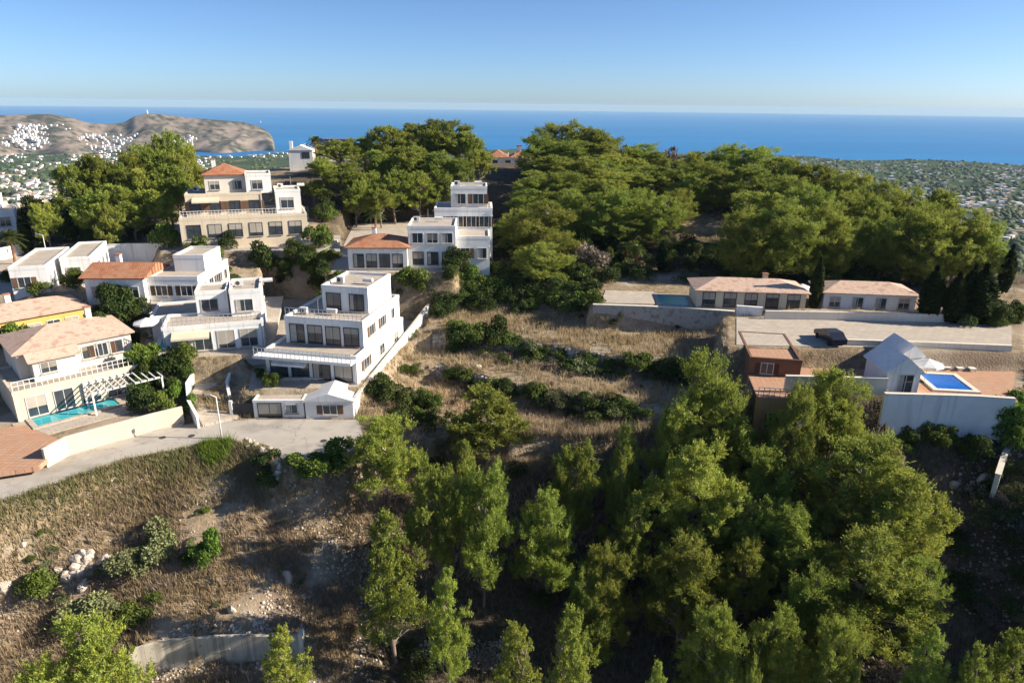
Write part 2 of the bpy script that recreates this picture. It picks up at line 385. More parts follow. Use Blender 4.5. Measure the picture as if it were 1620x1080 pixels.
# dry-stone terrace faces: foot lines as surveyed
T3 = [tuple(at_z(u, v, -30.8)) for u, v in [(690, 556), (750, 558), (800, 563), (860, 573), (930, 586), (1010, 597), (1090, 604), (1180, 610)]]
T2 = [tuple(at_z(u, v, -32.8)) for u, v in [(700, 604), (750, 618), (800, 634), (850, 645), (910, 658), (970, 668), (1030, 674), (1150, 680)]]
T1 = [tuple(at_z(u, v, -35.6)) for u, v in [(600, 742), (680, 738), (740, 728), (800, 728), (870, 730), (940, 734), (1010, 730), (1120, 730)]]
y3, y2, y1 = polyline_y(T3), polyline_y(T2), polyline_y(T1)
TX0, TX1 = -11.5, 24.0
# concrete retaining wall, lower left (top line, left to right)
RW = [tuple(at_z(u, v, -40.6)) for u, v in [(203, 1030), (230, 1021), (262, 1014), (300, 1010), (345, 1007), (390, 1006), (430, 1005), (472, 1005)]]
yw = polyline_y(RW)
RWX0, RWX1 = RW[0][0], RW[-1][0]
def plain_z(X, Y):
    r = np.hypot(X, Y)
    z = np.interp(r, [0, 150, 200, 300, 450, 700, 1000, 1600, 2300, 2900, 3300], [-38, -42, -50, -78, -108, -132, -148, -163, -174, -181, -190])
    return z + fbm(X / 260, Y / 260, 3) * np.clip((r - 250) / 500, 0, 1) * 14 * np.clip((3100 - r) / 1500, 0, 1)
def near_z(X, Y):
    z = base_z(X, Y)
    z = z + fbm(X / 9, Y / 9, 11) * 0.55 + fbm(X / 2.2, Y / 2.2, 21, 3) * 0.22
    # terraces
    rough = fbm(X / 3, Y / 3, 41, 3)
    e = rough * 0.5
    lvl = np.where(Y > y3(X) + e + .5, -28.6 + (Y - y3(X)) * 0.02, np.where(Y > y2(X) + e + .5, -30.8 + (Y - y2(X)) * 0.03, np.where(Y > y1(X) + e + .5, -33.0 + (Y - y1(X)) * 0.02, -36.0)))
    w = sstep(TX0 - 5, TX0 + 1, X) * (1 - sstep(TX1 - 2, TX1 + 5, X)) * sstep(y1(X) - 4, y1(X) - 1, Y) * (1 - sstep(y3(X) + 9, y3(X) + 16, Y))
    z = z * (1 - w) + (lvl + rough * 0.15) * w
    # retaining wall cut
    lat = sstep(RWX0 - 2.5, RWX0, X) * (1 - sstep(RWX1, RWX1 + 1.5, X))
    front = np.where(Y < yw(X) + 0.15, 1.0, 0.0) * (1 - sstep(5, 11, yw(X) - Y))
    z = z - 2.6 * lat * front
    z = np.where((lat > 0.9) & (np.abs(Y - yw(X)) < 5) & (Y > yw(X)), np.minimum(z, -40.75 + (Y - yw(X)) * 0.25), z)
    for poly, lv, b in pad_polys:
        d = poly_dist(X, Y, poly); k = 1 - sstep(0.2, b + 0.2, d)
        z = z * (1 - k) + lv * k
    d = poly_dist(X, Y, road_poly); k = 1 - sstep(0.5, 2.6, d)
    z = z * (1 - k) + (ROAD_Z - 0.06) * k
    # outer skirt falls to the coastal plain
    r = np.hypot(X, Y - 40)
    k = sstep(165, 225, r)
    return z * (1 - k) + plain_z(X, Y) * k
def axis(segs):
    out = []
    for a, b, st in segs: out += list(np.arange(a, b, st))
    return np.array(out + [segs[-1][1]])
gx = axis([(-210, -100, 2.5), (-100, -62, 0.8), (-62, 70, 0.4), (70, 100, 0.8), (100, 210, 2.5)])
gy = axis([(4, 30, 0.8), (30, 110, 0.4), (110, 160, 0.8), (160, 262, 2.5)])
GX, GY = np.meshgrid(gx, gy)
GZ = near_z(GX, GY)
def gz(x, y):
    x = np.clip(np.asarray(x, float), gx[0], gx[-1] - 1e-6); y = np.clip(np.asarray(y, float), gy[0], gy[-1] - 1e-6)
    i = np.clip(np.searchsorted(gx, x, 'right') - 1, 0, len(gx) - 2); j = np.clip(np.searchsorted(gy, y, 'right') - 1, 0, len(gy) - 2)
    fx = (x - gx[i]) / (gx[i + 1] - gx[i]); fy = (y - gy[j]) / (gy[j + 1] - gy[j])
    return (GZ[j, i] * (1 - fx) + GZ[j, i + 1] * fx) * (1 - fy) + (GZ[j + 1, i] * (1 - fx) + GZ[j + 1, i + 1] * fx) * fy
def spot(u, v, far=260):
    """where the line of sight through a survey pixel meets the ground"""
    d = ray(u, v); d = d / d[1]
    ys = np.arange(20, far, 0.2); g = gz(d[0] * ys, ys)
    hit = np.nonzero(d[2] * ys < g)[0]
    k = hit[0] if len(hit) else len(ys) - 1
    return np.array([d[0] * ys[k], ys[k], g[k]])
def grid_faces(nx, ny):
    i = np.arange(nx - 1)[None, :] + np.arange(ny - 1)[:, None] * nx
    return np.stack([i, i + 1, i + nx + 1, i + nx], -1).reshape(-1, 4)

def ground_material():
    m, nt, b = new_mat('dry_soil')
    tc = nt.nodes.new('ShaderNodeTexCoord')
    def noise(s, d=6):
        n = nt.nodes.new('ShaderNodeTexNoise'); n.inputs['Scale'].default_value = s; n.inputs['Detail'].default_value = d
        nt.links.new(tc.outputs['Object'], n.inputs['Vector']); return n.outputs['Fac']
    def ramp(src, stops):
        r = nt.nodes.new('ShaderNodeValToRGB'); e = r.color_ramp.elements
        e[0].position, e[0].color = stops[0][0], (*stops[0][1], 1); e[1].position, e[1].color = stops[-1][0], (*stops[-1][1], 1)
        for p, c in stops[1:-1]: k = e.new(p); k.color = (*c, 1)
        nt.links.new(src, r.inputs[0]); return r.outputs[0]
    a = ramp(noise(0.22), [(0.36, (0.23, 0.17, 0.12)), (0.5, (0.32, 0.25, 0.18)), (0.64, (0.44, 0.365, 0.28))])
    g = ramp(noise(1.6), [(0.40, (0.13, 0.105, 0.055)), (0.60, (0.34, 0.25, 0.15))])
    mx = nt.nodes.new('ShaderNodeMixRGB'); nt.links.new(ramp(noise(0.12), [(0.42, (0.1,) * 3), (0.6, (0.75,) * 3)]), mx.inputs[0])
    nt.links.new(a, mx.inputs[1]); nt.links.new(g, mx.inputs[2])
    vor = nt.nodes.new('ShaderNodeTexVoronoi'); vor.inputs['Scale'].default_value = 2.4; nt.links.new(tc.outputs['Object'], vor.inputs['Vector'])
    st = ramp(vor.outputs['Distance'], [(0.10, (1,) * 3), (0.22, (0,) * 3)])
    gate = ramp(noise(0.35), [(0.50, (0,) * 3), (0.60, (0.8,) * 3)])
    mm = nt.nodes.new('ShaderNodeMixRGB'); mm.blend_type = 'MULTIPLY'; mm.inputs[0].default_value = 1
    nt.links.new(st, mm.inputs[1]); nt.links.new(gate, mm.inputs[2])
    m2 = nt.nodes.new('ShaderNodeMixRGB'); nt.links.new(mm.outputs[0], m2.inputs[0]); nt.links.new(mx.outputs[0], m2.inputs[1]); m2.inputs[2].default_value = (0.50, 0.44, 0.37, 1)
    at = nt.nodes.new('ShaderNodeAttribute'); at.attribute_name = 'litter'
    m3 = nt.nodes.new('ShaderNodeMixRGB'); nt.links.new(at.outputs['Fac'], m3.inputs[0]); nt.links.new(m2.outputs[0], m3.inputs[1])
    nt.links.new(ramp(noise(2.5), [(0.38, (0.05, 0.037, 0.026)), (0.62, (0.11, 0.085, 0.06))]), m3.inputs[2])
    nt.links.new(m3.outputs[0], b.inputs['Base Color']); b.inputs['Roughness'].default_value = 0.95; b.inputs['Specular IOR Level'].default_value = 0.1
    n2 = noise(5.0, 8); bp = nt.nodes.new('ShaderNodeBump'); bp.inputs['Strength'].default_value = 0.8; bp.inputs['Distance'].default_value = 0.12
    nt.links.new(n2, bp.inputs['Height']); nt.links.new(bp.outputs[0], b.inputs['Normal'])
    return m
M['soil'] = ground_material()
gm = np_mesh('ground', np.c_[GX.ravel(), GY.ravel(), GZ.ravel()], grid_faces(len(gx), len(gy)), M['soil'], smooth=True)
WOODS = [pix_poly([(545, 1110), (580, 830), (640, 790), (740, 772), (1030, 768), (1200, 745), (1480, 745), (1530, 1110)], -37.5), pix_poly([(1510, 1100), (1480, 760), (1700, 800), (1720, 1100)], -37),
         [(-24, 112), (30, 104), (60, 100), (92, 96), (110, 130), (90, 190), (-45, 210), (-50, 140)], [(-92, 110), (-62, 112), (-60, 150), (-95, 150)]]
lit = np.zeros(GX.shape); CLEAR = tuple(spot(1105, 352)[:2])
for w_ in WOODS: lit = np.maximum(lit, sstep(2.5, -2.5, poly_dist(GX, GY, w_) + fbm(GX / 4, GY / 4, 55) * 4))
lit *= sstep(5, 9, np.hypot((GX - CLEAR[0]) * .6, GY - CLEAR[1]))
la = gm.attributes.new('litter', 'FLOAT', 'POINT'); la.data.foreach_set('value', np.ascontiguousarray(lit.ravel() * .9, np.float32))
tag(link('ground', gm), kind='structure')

# ------------------------------------------------------------------ coastal plain, headland, sea, haze
th = np.radians(np.arange(-58, 58.01, 0.4)); rr = np.r_[np.geomspace(150, 3700, 150)]
TH, RR = np.meshgrid(th, rr)
coast = 2980 + 130 * fbm(TH * 9, TH * 0 + 2.0, 5) * 2 - 330 * np.exp(-((np.degrees(TH) + 22) / 5.0) ** 2) + np.interp(np.degrees(TH), [-58, -40, -30, -26, 10, 58], [900, 700, 300, 0, 0, 200])
PX, PY = RR * np.sin(TH), RR * np.cos(TH)
PZ = plain_z(PX, PY) - np.where(RR < 262, 3.0, 0)
k = sstep(-20, 120, RR - coast)
PZ = np.maximum(PZ, SEA + 3.0) * (1 - k) + (SEA - 8) * k
def plain_material():
    m, nt, b = new_mat('plain_fields')
    tc = nt.nodes.new('ShaderNodeTexCoord')
    n = nt.nodes.new('ShaderNodeTexNoise'); n.inputs['Scale'].default_value = 0.012; n.inputs['Detail'].default_value = 8; n.inputs['Roughness'].default_value = 0.65
    nt.links.new(tc.outputs['Object'], n.inputs['Vector'])
    r = nt.nodes.new('ShaderNodeValToRGB'); e = r.color_ramp.elements
    e[0].position, e[0].color = 0.44, (0.045, 0.07, 0.03, 1); e[1].position, e[1].color = 0.66, (0.24, 0.19, 0.115, 1)
    q = e.new(0.54); q.color = (0.06, 0.085, 0.035, 1); q = e.new(0.60); q.color = (0.11, 0.115, 0.055, 1)
    nt.links.new(n.outputs['Fac'], r.inputs[0]); nt.links.new(r.outputs[0], b.inputs['Base Color']); b.inputs['Roughness'].default_value = 1; b.inputs['Specular IOR Level'].default_value = 0
    return m
tag(link('coastal_plain', np_mesh('coastal_plain', np.c_[PX.ravel(), PY.ravel(), PZ.ravel()], grid_faces(len(th), len(rr)), plain_material(), smooth=True)), kind='structure')

# headland: ridge silhouette from survey, real slopes front and back
SIL = [(-140, 190), (-60, 186), (0, 182), (40, 181), (80, 180), (115, 186), (140, 194), (170, 196), (195, 194), (212, 184), (232, 179), (260, 181), (300, 186), (350, 190), (390, 194), (410, 200), (424, 208), (431, 217), (434, 229)]
FOOT = [(-140, 226), (0, 222), (100, 228), (200, 232), (280, 230), (340, 228), (434, 229)]
us = np.linspace(-140, 434, 190)
sil = np.interp(us, [p[0] for p in SIL], [p[1] for p in SIL]); fot = np.interp(us, [p[0] for p in FOOT], [p[1] for p in FOOT])
ts = np.linspace(0, 1, 60)
HV = []
for j, t in enumerate(ts):
    for i, u in enumerate(us):
        d = ray(u, sil[i]); h = np.hypot(d[0], d[1]); d = d / h
        rr0, rr1, rr2 = 2960 + 60 * math.sin(u * .05), 3330.0, 3720.0
        endk = sstep(434, 395, u)
        zt = max(d[2] * rr1, SEA)
        if t < 0.6:
            s = t / 0.6; r = rr0 + (rr1 - rr0) * s
            z = SEA + 2 + (zt - SEA - 2) * (s ** 0.9 * (0.35 + 0.65 * endk) + (1 - (0.35 + 0.65 * endk)) * min(1, s * 6))
        else:
            s = (t - 0.6) / 0.4; r = rr1 + (rr2 - rr1) * s; z = zt + (SEA - 10 - zt) * s ** 1.3
        x, y = d[0] * r, d[1] * r
        amp = math.sin(math.pi * min(1, t / 0.62)) if t < 0.62 else 0.0
        z += float(abs(fbm(np.array(x / 150), np.array(y / 220), 8))) * -38 * amp + float(fbm(np.array(x / 45), np.array(y / 45), 9)) * 9 * amp
        if t == 0: z = SEA - 4
        HV.append((x, y, z))
def headland_material():
    m, nt, b = new_mat('headland_scrub')
    tc = nt.nodes.new('ShaderNodeTexCoord')
    def noise(s, d=5):
        n = nt.nodes.new('ShaderNodeTexNoise'); n.inputs['Scale'].default_value = s; n.inputs['Detail'].default_value = d
        nt.links.new(tc.outputs['Object'], n.inputs['Vector']); return n.outputs['Fac']
    r = nt.nodes.new('ShaderNodeValToRGB'); e = r.color_ramp.elements
    e[0].position, e[0].color = 0.43, (0.06, 0.062, 0.045, 1); e[1].position, e[1].color = 0.58, (0.245, 0.195, 0.165, 1)
    q = e.new(0.5); q.color = (0.165, 0.135, 0.105, 1)
    ad = nt.nodes.new('ShaderNodeMath'); ad.operation = 'MULTIPLY_ADD'; ad.inputs[1].default_value = 0.5
    sc = nt.nodes.new('ShaderNodeMath'); sc.operation = 'MULTIPLY'; sc.inputs[1].default_value = 0.5
    nt.links.new(noise(0.035, 9), sc.inputs[0]); nt.links.new(noise(0.008), ad.inputs[0]); nt.links.new(sc.outputs[0], ad.inputs[2])
    nt.links.new(ad.outputs[0], r.inputs[0]); nt.links.new(r.outputs[0], b.inputs['Base Color'])
    b.inputs['Roughness'].default_value = 1; b.inputs['Specular IOR Level'].default_value = 0
    return m
hl = tag(link('headland', np_mesh('headland', np.array(HV), grid_faces(len(us), len(ts)), headland_material(), smooth=True)), kind='structure')
def headland_z(u):
    d = ray(u, np.interp(u, [p[0] for p in SIL], [p[1] for p in SIL])); return d / np.hypot(d[0], d[1]) * 3330.0

a = np.radians(np.arange(-64, 64.1, 2)); rs = np.r_[np.geomspace(400, 26000, 40)]
A2, R2 = np.meshgrid(a, rs)
def sea_material():
    m, nt, b = new_mat('sea_water')
    tc = nt.nodes.new('ShaderNodeTexCoord')
    n = nt.nodes.new('ShaderNodeTexNoise'); n.inputs['Scale'].default_value = 0.0012; n.inputs['Detail'].default_value = 6
    mp = nt.nodes.new('ShaderNodeMapping'); mp.inputs['Scale'].default_value = (0.35, 1.6, 1); nt.links.new(tc.outputs['Object'], mp.inputs[0]); nt.links.new(mp.outputs[0], n.inputs['Vector'])
    r = nt.nodes.new('ShaderNodeValToRGB'); e = r.color_ramp.elements
    e[0].position, e[0].color = 0.35, (0.006, 0.14, 0.36, 1); e[1].position, e[1].color = 0.65, (0.010, 0.17, 0.41, 1)
    nt.links.new(n.outputs['Fac'], r.inputs[0]); nt.links.new(r.outputs[0], b.inputs['Base Color'])
    b.inputs['Roughness'].default_value = 0.55; b.inputs['Specular IOR Level'].default_value = 0.25; b.inputs['IOR'].default_value = 1.33
    w = nt.nodes.new('ShaderNodeTexNoise'); w.inputs['Scale'].default_value = 0.08; w.inputs['Detail'].default_value = 6
    nt.links.new(tc.outputs['Object'], w.inputs['Vector'])
    bp = nt.nodes.new('ShaderNodeBump'); bp.inputs['Strength'].default_value = 0.6; bp.inputs['Distance'].default_value = 2.0
    nt.links.new(w.outputs['Fac'], bp.inputs['Height']); nt.links.new(bp.outputs[0], b.inputs['Normal'])
    return m
tag(link('sea', np_mesh('sea', np.c_[(R2 * np.sin(A2)).ravel(), (R2 * np.cos(A2)).ravel(), np.full(R2.size, SEA)], grid_faces(len(a), len(rs)), sea_material())), kind='structure')

HAZE = 0.00004
hz = MB(); hz.box(-27000, 27000, -600, 27000, SEA - 12, 25)
hm = bpy.data.materials.new('sea_air'); hm.use_nodes = True; hn = hm.node_tree
for n in list(hn.nodes):
    if n.type != 'OUTPUT_MATERIAL': hn.nodes.remove(n)
pv = hn.nodes.new('ShaderNodeVolumePrincipled'); pv.inputs['Density'].default_value = HAZE; pv.inputs['Color'].default_value = (0.55, 0.78, 1.0, 1)
hn.links.new(pv.outputs[0], hn.nodes['Material Output'].inputs['Volume'])
tag(hz.build('haze', hm), kind='stuff')

# ------------------------------------------------------------------ plants: leaf-sized faces gathered in clumps
def unit(a): return a / np.maximum(np.linalg.norm(a, axis=-1, keepdims=True), 1e-9)
def tufts(P, N, length, width, tint, g, jit=0.7, up=0.35, spike=0.5):
    """one four-cornered spray per point: half stand out along N, half lie like shingles across it"""
    n = len(P)
    N = unit(N + g.normal(0, jit * 0.6, (n, 3)))
    rnd = g.normal(0, 1, (n, 3)); T = unit(np.cross(N, rnd)); T[:, 2] += up; T = unit(T)
    sp = g.random(n) < spike
    D = np.where(sp[:, None], unit(N + np.array([0, 0, up]) + g.normal(0, .35, (n, 3))), T)
    S = unit(np.cross(D, np.where(sp[:, None], rnd, N)))
    L = (length * (0.6 + 0.8 * g.random(n)))[:, None]; W = (width * (0.6 + 0.8 * g.random(n)))[:, None]
    a = P - D * L * .4
    V = np.stack([a - S * W * .5, a + D * L * .55 + S * W * .65, a + D * L, a + D * L * .45 - S * W * .6], 1).reshape(-1, 3)
    return V, np.arange(4 * n).reshape(n, 4), np.repeat(tint, 4, 0)
def clump_points(C, R, n, g, flat=0.85, low=-0.35):
    """points over the upper shell of each clump; more on bigger clumps"""
    cnt = np.maximum(8, (n * R ** 2 / (R ** 2).sum()).astype(int))
    idx = np.repeat(np.arange(len(C)), cnt); m = len(idx)
    d = unit(g.normal(0, 1, (m, 3))); flip = (d[:, 2] < low) & (g.random(m) < .8); d[flip, 2] *= -1
    rad = R[idx] * (0.55 + 0.46 * g.random(m) ** .5 + .11 * np.abs(g.normal(0, 1, m)))
    P = C[idx] + d * rad[:, None] * np.array([1, 1, flat])
    return P, d, idx
def pine_variant(kind, seed, n=11000, H=11.0, W=7.0, green=(0.252, 0.298, 0.060), fine=1.0):
    g = np.random.default_rng(seed)
    C, R = [], []
    if kind == 'cone':
        k = 30; ph = g.random() * 6
        for i in range(k):
            t = 0.26 + 0.70 * (i / (k - 1)); rad = W / 2 * (1 - t) ** 0.62 * 1.15 * (0.55 + .6 * g.random())
            an = ph + i * 2.4 + g.normal(0, .3)
            r = rad * (0.35 + .65 * g.random()); C.append((r * math.cos(an), r * math.sin(an), H * t)); R.append(0.45 + 0.95 * (1 - t) * (.6 + .5 * g.random()))
        C.append((0, 0, H * .97)); R.append(.35)
    else:
        lo = {'broad': 0.22, 'umbrella': 0.34, 'full': 0.06}[kind]
        nl = {'broad': 9, 'umbrella': 8, 'full': 12}[kind]
        lobes = []
        for i in range(nl):
            an = i * 2.4 + g.normal(0, .3); t = (i + .5) / nl * .86
            prof = math.sin(math.pi * min(1, .22 + .74 * t)) ** .6 if kind != 'full' else (1.0 if t < .35 else math.cos((t - .35) * 2.0))
            rr_ = W * .5 * prof * (.50 + .16 * g.random()); z = H * (lo + (1 - lo) * (.10 + t * .82))
            lobes.append((rr_ * math.cos(an), rr_ * math.sin(an), z, W * (.16 + .07 * g.random())))
        lobes.append((g.normal(0, .3), g.normal(0, .3), H * .86, W * .17)); lobes.append((g.normal(0, .3), g.normal(0, .3), H * (lo + .5 * (1 - lo)), W * .26))
        k = nl * 9
        for i in range(k):
            x, y, z, s = lobes[i % len(lobes)]
            d = unit(g.normal(0, 1, 3)); d[2] = d[2] * .75 + .12
            C.append((x + d[0] * s, y + d[1] * s, min(z + d[2] * s * 1.15, H * .95))); R.append(W * (.065 + .085 * g.random()))
    C, R = np.array(C), np.array(R)
    # every clump breaks up into small upright plumes of needles
    ns = 11; K = len(C); e = unit(g.normal(0, 1, (K, ns, 3))); e[..., 2] = e[..., 2] * .8 + .28; e = unit(e)
    sc = (C[:, None, :] + e * (R[:, None] * (.55 + .5 * g.random((K, ns))))[..., None]).reshape(-1, 3)
    ax = unit(e + np.array([0, 0, .75]) + g.normal(0, .2, e.shape)).reshape(-1, 3)
    sr = (R[:, None] * (.30 + .26 * g.random((K, ns)))).reshape(-1); wt = sr ** 1.6
    cnt = np.maximum(5, (n * wt / wt.sum()).astype(int)); idx = np.repeat(np.arange(len(sc)), cnt); m = len(idx)
    along_ = g.normal(0, .55, (m, 1)) * sr[idx][:, None]; lat = g.normal(0, .30, (m, 3)) * sr[idx][:, None]
    P = sc[idx] + ax[idx] * along_ + lat
    d = unit(ax[idx] * .9 + unit(lat) * .55 + g.normal(0, .15, (m, 3)))
    ct = g.normal(0, .13, (len(sc), 1)); tn = 1 + ct[idx] + g.normal(0, .13, (m, 1))
    base = np.array(green); yel = np.array([0.05, 0.03, -0.006]) * np.clip(g.normal(.25, .5, (len(sc), 1)), 0, 1.2)[idx]
    tint = np.clip((base + yel) * tn, .004, 1)
    V, F, T = tufts(P, d, 0.42 * fine, 0.12 * fine, tint, g, up=.3, spike=.85, jit=.45)
    crown = np_mesh('pine_crown', V, F, M['pine'], T)
    # trunk, leaning a little, and limbs to the clumps
    mb = MB(); lean = g.normal(0, .25, 2)
    tp = [(lean[0] * (t ** 1.5) * 2, lean[1] * (t ** 1.5) * 2, H * t * .93 - .5) for t in np.linspace(0, 1, 7)]
    mb.tube(tp, [0.21 * (1 - .85 * t) for t in np.linspace(0, 1, 7)], 7)
    tm = mb.mesh('pine_trunk', M['bark'], True)
    lb = MB()
    for i in range(0, len(C), 2 if kind != 'cone' else 2):
        c = C[i]; t0 = max(.12, min(.85, (c[2] - .22 * math.hypot(c[0], c[1]) - .8) / H)); k = t0 ** 1.5 * 2
        p0 = np.array([lean[0] * k, lean[1] * k, H * t0 * .93 - .3]); pm = p0 * .5 + c * .5 + np.array([g.normal(0, .2), g.normal(0, .2), -.25])
        lb.tube([p0, pm, c], [.075, .05, .02], 4)
    for i in range(10):   # bare dead twigs below the crown
        an = g.random() * 6.283; t0 = .15 + .35 * g.random(); L = .6 + 1.2 * g.random(); k = t0 ** 1.5 * 2
        p0 = np.array([lean[0] * k, lean[1] * k, H * t0 * .93 - .5]); lb.tube([p0, p0 + np.array([math.cos(an) * L, math.sin(an) * L, .15 * L])], [.03, .008], 3)
    lm = lb.mesh('pine_limbs', M['twig'])
    We = 2 * float(np.percentile(np.hypot(V[:, 0], V[:, 1]), 96)); He = float(np.percentile(V[:, 2], 99.7))
    return dict(crown=crown, trunk=tm, branches=lm, H=He, W=We)
PINES = {k: [pine_variant(k, 100 + 17 * j + i, n, fine=f) for i in range(c)] for j, (k, c, n, f) in enumerate([('broad', 4, 42000, .53), ('umbrella', 5, 24000, .74), ('full', 5, 50000, .53), ('cone', 4, 22000, .52)])}
PROTO = {}
def place_tree(var, name, loc, w, h, rz, label, cat, group, parts=('trunk', 'branches', 'crown')):
    root = empty(name, loc, rz)
    root.scale = (w / var['W'], w / var['W'], h / var['H'])
    tag(root, label, cat, group)
    key = id(var)
    if key not in PROTO:
        PROTO[key] = [link(p, var[p], root) for p in parts]
    else:
        for o in PROTO[key]:
            c = o.copy(); col.objects.link(c); c.parent = root
    return root
def pine(u, vtop, Y, wpx, kind, label, group=None, var=None, hmin=2.5, rz=None):
    """a pine whose top stands on the line of sight (u, vtop) at distance Y, crown wpx survey pixels wide there"""
    p = at_y(u, vtop, Y); g0 = float(gz(p[0], p[1])); depth = -(np.linalg.inv(M3) @ p)[2]
    w = wpx * (1.22 if kind == 'cone' else 1.06) * depth / 1080.0; h = max(hmin, p[2] - g0)
    vs = PINES[kind]; v = vs[(var if var is not None else random.randrange(len(vs))) % len(vs)]
    return place_tree(v, 'pine_tree', (p[0], p[1], g0), w, h, rz if rz is not None else random.uniform(0, 6.28), label, 'pine tree', group)
def bush_variant(seed, n=2400, green=(0.06, 0.085, 0.018), spread=.38, leaf=.12, lobes=9, flat=.75, mat_='leaf', spike=.4):
    g = np.random.default_rng(seed)
    C = g.normal(0, spread, (lobes, 3)); C[:, 2] = np.abs(C[:, 2]) * .8 + .25; R = .28 + .22 * g.random(lobes)
    P, d, idx = clump_points(C, R, n, g, flat)
    P[:, 2] = np.maximum(P[:, 2], -.1)
    tint = np.clip(np.array(green) * (1 + g.normal(0, .12, (lobes, 1))[idx] + g.normal(0, .18, (len(P), 1))), .003, 1)
    V, F, T = tufts(P, d, leaf, leaf * .6, tint, g, spike=spike)
    crown = np_mesh('bush_foliage', V, F, M[mat_], T)
    mb = MB()
    for i in range(lobes): mb.tube([(0, 0, -.25), tuple(C[i] * .5 + np.array([0, 0, -.05])), tuple(C[i])], [.05, .03, .012], 4)
    return dict(foliage=crown, stems=mb.mesh('bush_stems', M['twig']), H=1.15, W=1.6)
BUSH = {'dark': [bush_variant(300 + i, green=(0.058, 0.082, 0.02)) for i in range(3)],
        'green': [bush_variant(310 + i, green=(0.10, 0.14, 0.026)) for i in range(3)],
        'grey': [bush_variant(320 + i, 2800, (0.20, 0.22, 0.10), leaf=.11, spike=.9) for i in range(2)],
        'bare': [bush_variant(330 + i, 900, (0.24, 0.19, 0.15), leaf=.18, spike=.9, mat_='dry') for i in range(2)],
        'bright': [bush_variant(340 + i, 2400, (0.14, 0.21, 0.035), leaf=.15, spike=.8) for i in range(2)]}
def bush(x, y, w, h, kind, label, group=None, name='shrub', cat='shrub'):
    v = random.choice(BUSH[kind]); z = float(gz(x, y))
    return place_tree(v, name, (x, y, z - .05), w, h, random.uniform(0, 6.28), label, cat, group, ('stems', 'foliage'))
def cypress_variant(seed):
    g = np.random.default_rng(seed); n = 3600; t = g.random(n) ** .8; an = g.random(n) * 6.283
    r = .62 * np.sin(np.clip(t * 1.02 + .1, 0, 1) * math.pi) ** .55 * (.8 + .3 * g.random(n)) * (1 + .12 * np.sin(an * 5 + t * 9))
    P = np.c_[r * np.cos(an), r * np.sin(an), t * 7 + .2]; N = np.c_[np.cos(an), np.sin(an), np.full(n, .6)]
    V, F, T = tufts(P, N, .34, .16, np.clip(np.array([.030, .046, .014]) * (1 + g.normal(0, .2, (n, 1))), .003, 1), g, up=.9)
    mb = MB(); mb.tube([(0, 0, -.3), (0, 0, 5)], [.13, .03], 6)
    return dict(crown=np_mesh('cypress_crown', V, F, M['pine'], T), trunk=mb.mesh('cypress_trunk', M['bark']), H=7.2, W=1.3)
CYP = [cypress_variant(400 + i) for i in range(2)]
def cypress(x, y, w, h, label, group=None):
    return place_tree(random.choice(CYP), 'cypress_tree', (x, y, float(gz(x, y))), w, h, random.uniform(0, 6), label, 'cypress tree', group, ('trunk', 'crown'))
def palm_variant(seed, fan=False, skirt=False):
    g = np.random.default_rng(seed); H = 4.2; mb = MB()
    mb.tube([(0, 0, -.3), (.05, 0, H * .5), (0, .05, H)], [.24, .19, .17], 8)
    Vs, Fs = [], []; Ts = []
    nf = 30
    for i in range(nf):
        an = i * 2.399 + g.normal(0, .1); el = 1.25 - 1.9 * (i / nf); L = 1.5 if fan else 2.1
        d0 = np.array([math.cos(an) * math.cos(el), math.sin(an) * math.cos(el), math.sin(el)]); side = np.array([-math.sin(an), math.cos(an), 0])
        st = [np.array([0, 0, H]) + d0 * L * s + np.array([0, 0, -.9 * L * s * s * .55]) for s in np.linspace(.08, 1, 6)]
        for q in range(1, 6):
            for sg in (-1, 1):
                for w in range(2):
                    b = st[q] * (1 - .5 * w) + st[q - 1] * .5 * w; ll = (.55 if not fan else .5 * q / 5 + .12) * (1.1 - .12 * q if not fan else 1)
                    tip = b + side * sg * ll + d0 * .28 + np.array([0, 0, -.16]); wd = d0 * .09
                    k = len(Vs); Vs += [b - wd, b + wd, tip + wd * .3, tip - wd * .3]; Fs.append((k, k + 1, k + 2, k + 3))
                    c = np.array([.10, .135, .035]) * (1 + g.normal(0, .15)); Ts += [c] * 4
    parts = dict(fronds=np_mesh('palm_fronds', np.array(Vs), np.array(Fs), M['leaf'], np.clip(np.array(Ts), 0, 1)), trunk=mb.mesh('palm_trunk', M['palm_bark']), H=H + 1.2, W=3.6)
    if skirt:
        P = []; Nn = []
        for i in range(420):
            an = g.random() * 6.283; z = H - .2 - 1.6 * g.random(); r = .25 + .3 * (H - z) / 1.8 * g.random() + .08; P.append((r * math.cos(an), r * math.sin(an), z)); Nn.append((math.cos(an), math.sin(an), -1.2))
        V, F, T = tufts(np.array(P), np.array(Nn), .5, .12, np.clip(np.array([.30, .13, .06]) * (1 + g.normal(0, .2, (420, 1))), 0, 1), g, up=-1)
        parts['dead_fronds'] = np_mesh('palm_skirt', V, F, M['dry'], T)
    return parts
PALM = palm_variant(500); FAN = palm_variant(501, True, True)
def palm(x, y, w, h, label, v=None, group=None):
    v = v or PALM
    return place_tree(v, 'palm_tree', (x, y, float(gz(x, y))), w, h, random.uniform(0, 6), label, 'palm tree', group, [k for k in v if k not in 'HW'])

